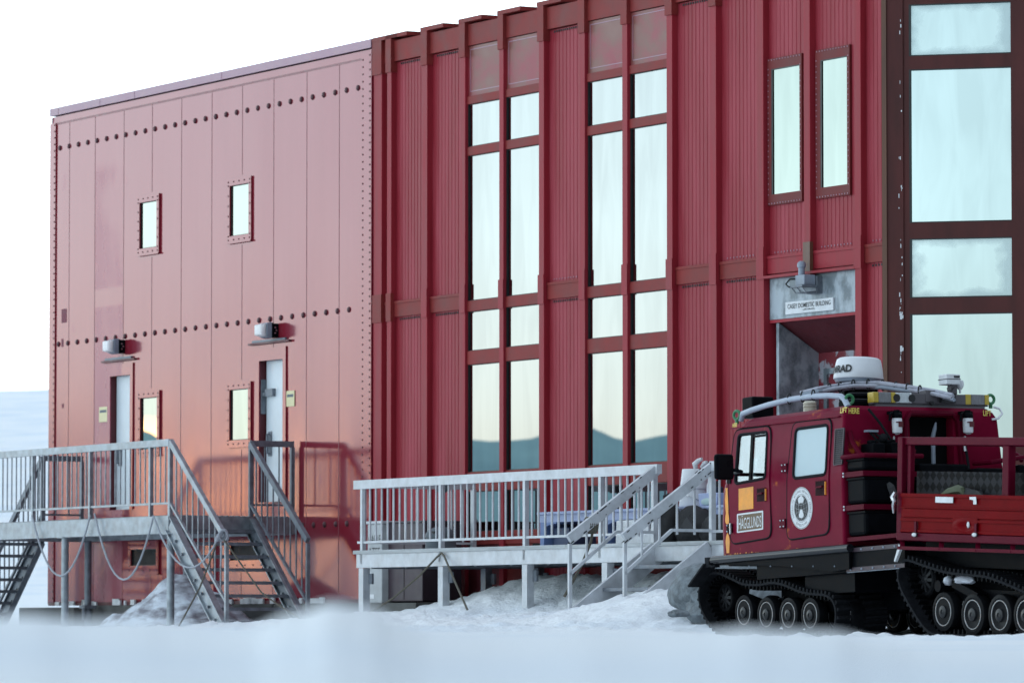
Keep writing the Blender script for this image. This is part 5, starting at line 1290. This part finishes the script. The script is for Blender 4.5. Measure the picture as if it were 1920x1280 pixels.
mb = MB(); mb.lathe([(RR*.80, 0), (RR*.90, hh*.03), (RR*.97, hh*.16)], oR, tilt, 36); rd = cb.part('radar_base', mb, M['fuel'], smooth=True)
mb = MB(); mb.lathe([(RR*.985, hh*.161), (RR*1.0, hh*.19), (RR*.97, hh*.45), (RR*.91, hh*.80), (RR*.87, hh*.93), (RR*.78, hh*.985), (RR*.5, hh*1.0), (RR*.05, hh*1.005)], oR, tilt, 40); dm = cb.part('radar_dome', mb, M['white'], rd, smooth=True)
mb = MB(); dirc = C.loc(EYE)-Vector(oR); a_c = math.atan2(dirc.y, dirc.x)
def wrap(u, v):
    a = a_c-R(92)+u/RR; rr_ = RR*(.985-.09*(v/hh-.45)/.4)+.004
    return Vector(oR)+Vector((rr_*math.cos(a), rr_*math.sin(a), v+.05*rr_*math.sin(a)*0))
tw = RR*R(75); mb.text('SIMRAD', 0, hh*.40, 0, hh*.30, RR*R(78), fn=wrap, bold=.04); cb.part('radar_lettering', mb, M['ink'], dm)
mb = MB(); mb.box(rc.x-.05, rc.x+.05, .60, 1.0, 1.36, rzb-.0); mb.box(rc.x-.3, rc.x+.5, .45, .5, 1.37, 1.42); mb.tube([(-.35, .25, 1.42), (-.35, .32, 1.50), (-.35, 1.25, 1.52), (-.35, 1.4, 1.42)], .03, 8); cb.part('radar_stand', mb, M['black'])
lb0, lzt = C.X(1633, 735, -.10); lb1, lzb = C.X(1850, 755, -.10); lzb = C.X(1633, 755.5, -.10)[1]
def LY(px): return C.X(px, 745, -.10)[0]
mb = MB(); mb.box(-.16, -.06, LY(1706), LY(1808), lzb+.005, lzt-.004); mb.box(-.15, -.07, LY(1633), LY(1850), lzb-.008, lzb+.004); mb.box(-.17, -.05, LY(1731), LY(1752), lzb+.02, lzt+.03); lb = cb.part('light_bar', mb, M['dustbox'], bevel=.004)
for a, b, m_ in ((1633, 1643, 'amber'), (1667, 1675, 'amber'), (1806, 1816, 'amber'), (1842, 1850, 'amber'), (1643.5, 1666.5, 'ribbedlens'), (1816.5, 1841.5, 'ribbedlens'), (1675.5, 1681, 'white'), (1701, 1705.5, 'white'), (1681.3, 1700.7, 'lens')):
    mb = MB(); mb.box(-.165, -.055, LY(a), LY(b), lzb+.006, lzt); cb.part('lamp_lens', mb, M[m_], lb, bevel=.006)
mb = MB()
for p_ in (1676.5, 1705): mb.lathe([(.04, 0), (.04, .004)], (-.054, LY(p_), (lzb+lzt)/2), (1, 0, 0), 14)
mb.box(-.06, -.02, LY(1757), LY(1784), lzb+.015, lzt-.01); mb.box(-.15, -.06, LY(1752), LY(1790), lzt, lzt+.006); mb.cyl((-.05, LY(1740), lzb+.01), (-.02, LY(1740), lzb+.01), .02, n=8); cb.part('rear_camera', mb, M['ink'], lb)
mb = MB(); mb.box(-.19, -.06, lb0+.03, lb1-.05, lzb-.05, lzb-.012); mb.box(-.14, -.08, LY(1781), LY(1793), lzt, C.X(1787, 719, -.1)[1]); cb.part('bar_mount', mb, M['dustbox'], lb)
z0, z1 = C.X(1780, 721.5, -.1)[1], C.X(1780, 702, -.1)[1]
mb = MB(); mb.box(-.18, -.03, LY(1768.5), LY(1794.5), z0, z1); sb = cb.part('sensor_box', mb, M['offwhite'], bevel=.01)
mb = MB(); mb.box(-.182, -.028, LY(1768), LY(1795), z0+(z1-z0)*.48, z0+(z1-z0)*.55); mb.box(-.028, -.026, LY(1782), LY(1793), z0+(z1-z0)*.65, z0+(z1-z0)*.85); mb.tube([(-.03, LY(1777), z0), (-.02, LY(1768), z0-.04), (-.03, LY(1770), z0-.07), (-.05, LY(1779), z0-.06), (-.1, LY(1792), z0-.01)], .005, 5); cb.part('sensor_trim', mb, M['ink'], sb)
y, z0 = C.X(1800, 737, -.1); z1 = C.X(1800, 712, -.1)[1]
mb = MB(); mb.lathe([(.012, 0), (.012, (z1-z0)*.25), (.022, (z1-z0)*.3), (.040, (z1-z0)*.55), (.042, (z1-z0)*.7), (.036, (z1-z0)*.93), (.01, (z1-z0))], (-.1, y, z0), n=16); cb.part('antenna', mb, M['white'], smooth=True)
for k, (px, py, y, tr_) in enumerate(((1592.5, 748.5, None, 0), (1857, 748.5, None, 0), (1381.5, 778, .10, 1), (0, 0, 1.78, 2))):
    if k < 2: yy, zz = C.X(px, py, -.12); c = Vector((-.12, yy, zz)); pts = [c+Vector((0, .043*math.cos(a), .043*math.sin(a))) for a in [2*math.pi*j/18 for j in range(18)]]
    else:
        c = Cp(px, py, y) if k == 2 else Vector((-1.95, 1.78, 1.42)); pts = [c+Vector((.043*math.cos(a), .01*math.cos(a), .043*math.sin(a))) for a in [2*math.pi*j/18 for j in range(18)]]
    mb = MB(); mb.tube(pts, .016, 8, closed=True); mb.cyl(c+Vector((0, 0, -.09)), c+Vector((0, 0, -.05)), .02, n=8); cb.part('lifting_eye', mb, M['green'], smooth=True)
p = Cp(1422, 766, .75); mb = MB(); mb.box(p.x-.12, p.x+.1, .62, .88, p.z-.10, p.z+.12); mb.box(p.x-.05, p.x+.05, .7, .8, 1.35, p.z-.1); cb.part('roof_speaker', mb, M['black'], bevel=.02)
p = Cp(1518.5, 768, .5); zt = Cp(1518, 752, .5).z; mb = MB(); mb.lathe([(.067, -.02), (.067, .02), (.06, .022), (.067, .03), (.067, .05), (.06, .052), (.067, .06), (.065, zt-p.z-.01), (.05, zt-p.z)], p, n=20); cb.part('roof_vent', mb, M['cream'], smooth=True)
mb = MB(); mb.box(-.45, -.2, .24, .62, 1.37, 1.46); cb.part('roof_box', mb, M['black'], bevel=.03)
y0, z0 = C.X(1870, 765, -.06); mb = MB(); mb.tube([(-.06, LY(1858), lzb-.01), (-.03, LY(1866), lzb-.03), (-.0, LY(1868), lzb-.08), (.0, LY(1860), lzb-.13), (-.02, LY(1850), lzb-.14)], .012, 6); cb.part('lamp_cable', mb, M['white'], smooth=True)

# ------------------------------------------------------------------ tracks and wheels
def catmull(pts, per=6):
    out = []; n = len(pts)
    for i in range(n):
        p0, p1, p2, p3 = [Vector(pts[(i+k-1) % n]) for k in range(4)]
        for j in range(per):
            t_ = j/per; out.append(.5*((2*p1)+(-p0+p2)*t_+(2*p0-5*p1+4*p2-p3)*t_*t_+(-p0+3*p1-3*p2+p3)*t_**3))
    return out
def track(th, loop, y0, wd_, lug_sp=.068):
    P = catmull([Vector((x, 0, z)) for x, z in loop]); n = len(P); cen = sum(P, Vector())/n
    L_ = [0]
    for i in range(n): L_.append(L_[-1]+(P[(i+1) % n]-P[i]).length)
    nrm = []
    for i in range(n):
        d = (P[(i+1) % n]-P[i-1]).normalized(); nrm.append(Vector((d.z, 0, -d.x)))
    area = sum(P[i].x*P[(i+1) % n].z-P[(i+1) % n].x*P[i].z for i in range(n))
    if area < 0: nrm = [-q for q in nrm]
    mb = MB(); hh_ = .011; v = []
    for i in range(n):
        for yy, o in ((y0, -hh_), (y0+wd_, -hh_), (y0+wd_, hh_), (y0, hh_)): v.append(P[i]+nrm[i]*o+Vector((0, yy, 0)))
    mb.add(v, [(i*4+j, i*4+(j+1) % 4, ((i+1) % n)*4+(j+1) % 4, ((i+1) % n)*4+j) for i in range(n) for j in range(4)])
    tk = th.part('track', mb, M['rubber'], smooth=True)
    lg = MB(); ig = MB(); k = 0; s_ = 0; nl = int(L_[-1]/lug_sp); lug_sp = L_[-1]/nl
    for q in range(nl):
        s_ = q*lug_sp
        while L_[k+1] < s_: k += 1
        f_ = (s_-L_[k])/(L_[k+1]-L_[k]); p = P[k].lerp(P[(k+1) % n], f_); nv = nrm[k]; d = (P[(k+1) % n]-P[k]).normalized()
        for ya, yb3 in ((y0+.01, y0+wd_*.45), (y0+wd_*.55, y0+wd_-.01)):
            vv = []
            for yy in (ya, yb3):
                for a, o in ((-.018, hh_), (.018, hh_), (.010, hh_+.034), (-.010, hh_+.034)): vv.append(p+d*(a+(.02 if yy in (ya,) else 0))+nv*o+Vector((0, yy, 0)))
            lg.add(vv, [(0, 1, 2, 3), (7, 6, 5, 4), (0, 4, 5, 1), (1, 5, 6, 2), (2, 6, 7, 3), (3, 7, 4, 0)])
        for ya, yb3 in ((y0+.10, y0+.20), (y0+wd_*.42, y0+wd_*.58)):
            vv = []
            for yy in (ya, yb3):
                for a, o in ((-.016, -hh_), (.016, -hh_), (.007, -hh_-.045), (-.007, -hh_-.045)): vv.append(p+d*a+nv*o+Vector((0, yy, 0)))
            ig.add(vv, [(0, 1, 2, 3), (7, 6, 5, 4), (0, 4, 5, 1), (1, 5, 6, 2), (2, 6, 7, 3), (3, 7, 4, 0)])
    th.part('track_lugs', lg, M['rubber'], tk); th.part('guide_teeth', ig, M['tyre'], tk)
def wheel(th, x, z, r, y, name='road_wheel'):
    c = (x, y, z); ax = (0, -1, 0)
    mb = MB(); mb.lathe([(r*.70, -.10), (r*.98, -.095), (r, -.08), (r, -.015), (r*.965, 0), (r*.80, .006), (r*.76, 0)], c, ax, 32); wl_ = th.part(name, mb, M['tyre'], smooth=True)
    mb = MB(); mb.lathe([(r*.76, -.02), (r*.755, -.001), (r*.68, -.004), (r*.62, -.02), (r*.58, -.045), (r*.34, -.055), (r*.33, .0), (r*.30, .012), (r*.12, .018), (r*.1, .01)], c, ax, 32); th.part('rim', mb, M['rim'], wl_, smooth=True)
    mb = MB(); mb.tube([(x+r*.69*math.cos(a), y+.002, z+r*.69*math.sin(a)) for a in [2*math.pi*k/32 for k in range(32)]], r*.035, 6, closed=True); th.part('rim_ring', mb, M['rimring'], wl_, smooth=True)
def sprocket(th, x, z, r, y):
    mb = MB(); mb.lathe([(r*.70, -.12), (r, -.115), (r, -.02), (r*.9, 0), (r*.72, 0), (r*.68, -.03)], (x, y, z), (0, -1, 0), 28); sp = th.part('drive_sprocket', mb, M['tyre'], smooth=True)
    mb = MB(); mb.lathe([(r*.25, -.06), (r*.25, .005), (r*.15, .015)], (x, y, z), (0, -1, 0), 16)
    for k in range(9): a = 2*math.pi*k/9; mb.bar((x+r*.2*math.cos(a), y+.01, z+r*.2*math.sin(a)), (x+r*.72*math.cos(a), y+.02, z+r*.72*math.sin(a)), .03, .03, up=(0, 1, 0))
    th.part('spokes', mb, M['rim'], sp)
yt = .04
loopC = [C.Y(*q, yt) for q in ((1345, 1074), (1368, 1083), (1392, 1094), (1420, 1096), (1447, 1092), (1472, 1097), (1498, 1108), (1522, 1113), (1545, 1115), (1559, 1124), (1566, 1145), (1563, 1175), (1550, 1191), (1500, 1192), (1440, 1190), (1380, 1187), (1348, 1183), (1330, 1168), (1316, 1145), (1309.5, 1118), (1314, 1092), (1327, 1077))]
wheelsC = [(C.Y(px, py, yt+.05), 33.6*50.6/F) for px, py in ((1391.5, 1147), (1433.5, 1151), (1475, 1152), (1516, 1152.5))]
for far in (0, CWD-.66):
    track(cb, loopC, yt+far, .60)
    for (x, z), r in wheelsC: wheel(cb, x, z, r, yt+.07+far); wheel(cb, x, z, r*.98, yt+.36+far)
    x, z = C.Y(1556, 1152, yt); wheel(cb, x, z, .165, yt+.17+far, 'idler_wheel')
    x, z = C.Y(1350, 1120, yt+.15); sprocket(cb, x+.02, z, .155, yt+.20+far)
    mb = MB(); mb.box(-2.2, -.4, yt+.22+far, yt+.30+far, -.62, -.50); mb.tube([(-2.3, yt+.25+far, -.40), (-1.9, yt+.25+far, -.50), (-1.5, yt+.2+far, -.46)], .03, 6); cb.part('track_beam', mb, M['black'])

# ------------------------------------------------------------------ rear car
tl = Thing('tracked_trailer', 'dark red tracked rear car with dented dropside and chequer plate headboard', 'trailer', T, (1.35, .95, -.85))
TL = 2.75
def TY(px, py, y=0): return T.Y(px, py, y)
zt, zb_d = .385, .0
mb = MB(); mb.box(.02, TL, .0, .035, .015, zt); drop = tl.part('dropside', mb, M['drop'], bevel=.006)
mb = MB()
for z0, z1 in ((.02, .045), (.125, .150), (.25, .262), (zt-.03, zt+.004)): mb.box(.025, TL, -.016, -.001, z0, z1)
mb.prism([(.08, -.001, .16), (.08, -.012, .165), (.08, -.012, .24), (.08, -.001, .245)], (TL-.2, 0, 0)); tl.part('dropside_rib', mb, M['drop'], drop, bevel=.003)
mb = MB(); mb.box(*[TY(p_, 930)[0] for p_ in (1757, 1790)], -.0195, -.0165, TY(1770, 942)[1], TY(1770, 931)[1]); st = [TY(*q) for q in ((1821, 931), (1833, 931), (1834, 945), (1828, 945), (1828, 937), (1821, 936))]
mb.prism([(x, -.0195, z) for x, z in st], (0, .003, 0)); tl.part('torn_sticker', mb, M['offwhite'], drop)
dn = MB(); cx, cz = TY(1812, 985); NX = 26
for i in range(NX+1):
    for j in range(NX+1):
        u_, v_ = -1+2*i/NX, -1+2*j/NX; rr_ = math.hypot(u_, v_*1.1)
        dpt = -.018*math.exp(-((u_-.15)**2+(v_+.1)**2)*5)+.006*math.exp(-((rr_-.65)**2)*14)+.002*noise.noise(Vector((u_*3, v_*3, 0)))
        if rr_ > .95: dpt = -.0005
        dn.v.append((cx+.21*u_, -.0175-dpt*(1 if rr_ < .95 else 0), cz+.075*v_))
for i in range(NX):
    for j in range(NX): dn.f.append((i*(NX+1)+j, (i+1)*(NX+1)+j, (i+1)*(NX+1)+j+1, i*(NX+1)+j+1)); dn.m.append(0)
tl.part('dent', dn, M['drop'], drop, smooth=True)
mb = MB(); a = TY(1812, 983); mb.ball((a[0]+.06, -.02, a[1]), .03, 10, 6, (.7, .3, 1)); tl.part('dent_scuff', mb, M['offwhite'], drop, smooth=True)
mb = MB(); mb.box(-.02, TL, -.025, .06, -.062, .012); mb.box(-.02, TL, .06, CWD, -.06, -.02); tl.part('bed_frame', mb, M['cabred'], bevel=.008)
for px in (1722, 1835): x, z = TY(px, 1002); mb = MB(); mb.box(x-.03, x+.03, -.045, -.026, z-.02, z+.02); lt = tl.part('latch', mb, M['ink'], bevel=.01); mb = MB(); mb.ball((x, -.05, z), .028, 10, 6, (1.3, .5, .7)); tl.part('latch_knob', mb, M['offwhite'], lt, smooth=True); mb = MB(); mb.bar((x-.02, -.02, .02), (x-.02, -.02, .12), .035, .014, up=(0, 1, 0)); tl.part('latch_rod', mb, M['cabred'], lt)
x, z = TY(1681, 938); mb = MB(); mb.tube([(x+.02, -.03, z+.08), (x, -.045, z+.03), (x+.03, -.045, z-.01), (x+.005, -.04, z-.05), (x+.0, -.03, z-.12)], [.02, .028, .022, .018, .012], 7); tl.part('corner_latch', mb, M['chrome'], smooth=True)
# chequer plate headboard, rack
zp0, zp1 = .30, TY(1800, 884, .09)[1]
mb = MB(); mb.box(.03, TL, .165, .185, .02, zp1); tl.part('tread_plate', mb, M['plate'])
zr = TY(1690, 826)[1]; xr2 = TY(1882, 850)[0]
mb = MB(); mb.bar((-.02, .06, zr), (TL, .06, zr), .07, .075); mb.bar((-.02, .03, -.06), (-.02, .03, zr+.035), .06, .09, up=(1, 0, 0)); mb.bar((.09, .06, .02), (.09, .06, zr-.04), .05, .06, up=(1, 0, 0)); mb.bar((xr2, .06, .3), (xr2, .06, zr-.04), .08, .11, up=(1, 0, 0)); mb.bar((-.02, .06, zr), (-.02, CWD-.1, zr), .07, .075); mb.bar((-.02, CWD-.1, zr), (TL, CWD-.1, zr), .07, .075)
mb.bar((-.02, CWD-.1, 0), (-.02, CWD-.1, zr), .06, .06, up=(1, 0, 0)); tl.part('rack', mb, M['cabred'], bevel=.008)
mb = MB(); mb.box(.0, TL, .11, CWD, -.019, .02); mb.box(.0, .03, .11, CWD, .02, .36); mb.box(.03, TL, CWD-.04, CWD, .02, .36); tl.part('bed', mb, M['cabred'])
# guard rail and mud flap
gz0 = TY(1700, 1027, -.05)[1]
mb = MB(); mb.bar((.06, -.05, gz0), (TL, -.05, gz0+.012), .03, .032); [mb.bar((x-.10, .02, -.06), (x, -.05, gz0), .045, .02) for x in (.12, .80, 1.42, 2.0, 2.55)]; tl.part('guard_rail', mb, M['cabred'])
mb = MB(); mb.prism([(.03, -.03, -.10), (.07, -.03, -.12), (-.03, -.03, -.27), (-.05, -.03, -.26)], (0, .03, 0)); tl.part('mudguard_edge', mb, M['offwhite'])
mb = MB(); mb.box(0, TL, .30, CWD-.05, -.30, -.063); mb.box(.2, TL, .63, CWD-.63, -.62, -.30); tl.part('chassis', mb, M['black'])
yt2 = .03
loopT = [TY(*q, yt2) for q in ((1699, 1049.5), (1735, 1061), (1772, 1072), (1810, 1077), (1848, 1081), (1885, 1094), (1925, 1111), (1965, 1123), (2010, 1130), (2050, 1140), (2062, 1165), (2040, 1190), (1980, 1196), (1900, 1194), (1830, 1192), (1775, 1190), (1748, 1187.5), (1728, 1171), (1703, 1131), (1688, 1102), (1683, 1080), (1686, 1060))]
for far in (0, CWD-.66):
    track(tl, loopT, yt2+far, .60, .072)
    for px, py, r in ((1767, 1146, 38.5), (1822, 1151.5, 40), (1873, 1152.5, 40), (1921, 1153, 40), (1967, 1153, 40)):
        x, z = TY(px, py, yt2+.06); wheel(tl, x, z, r*48.6/F*.98, yt2+.07+far); wheel(tl, x, z, r*48.6/F*.96, yt2+.36+far)
    x, z = TY(1727, 1086, yt2+.16); sprocket(tl, x, z, .17, yt2+.20+far)
    a, b, c = TY(1768, 1098, .12), TY(1800, 1090, .12), TY(1835, 1118, .12)
    mb = MB(); mb.cyl((a[0], .06+far, a[1]), (a[0], .22+far, a[1]), .055, n=16); mb.bar((b[0]-.1, .16+far, b[1]-.02), (c[0], .16+far, c[1]), .12, .07); mb.box(.5, 2.5, .22+far, .30+far, -.62, -.5); tl.part('suspension_arm', mb, M['black'])
    if not far:
        mb = lump('', '', '', (b[0]+.05, .14, b[1]+.02), (.17, .06, .05), None, 8.8); tl.part('packed_snow', mb, M['dirtysnow'], smooth=True)
        mb = lump('', '', '', (a[0]+.06, .14, a[1]+.05), (.05, .05, .05), None, 3.8); tl.part('packed_snow', mb, M['dirtysnow'], smooth=True)
# hitch
mb = MB(); mb.tube([(-1.0, .95, -.25), (-.5, .95, -.28), (.1, .95, -.25)], .09, 10); mb.tube([(-1.0, .75, -.1), (-.5, .78, -.2), (.1, .75, -.1)], .05, 8); tl.part('hitch', mb, M['black'], smooth=True)
# duffel on the rear car
p = T.hit(1830, 922, 1, .22)
mb = lump('', '', '', (p.x, .098, zt-.055), (.34, .06, .12), None, 4.4); 
dfl = Thing('dark_duffel', 'dark duffel bag with olive strap lying inside the rear car dropside', 'bag', T, (p.x, .098, zt-.1))
dfl.part('body', mb, M['fabric'], smooth=True)
mb = MB(); mb.tube([(p.x-.36, .06, zt-.02), (p.x-.22, .05, zt+.025), (p.x-.05, .05, zt+.05), (p.x+.02, .05, zt+.045), (p.x+.06, .06, zt-.01)], [.02, .035, .045, .035, .01], 6); dfl.part('strap', mb, M['olive'], smooth=True)
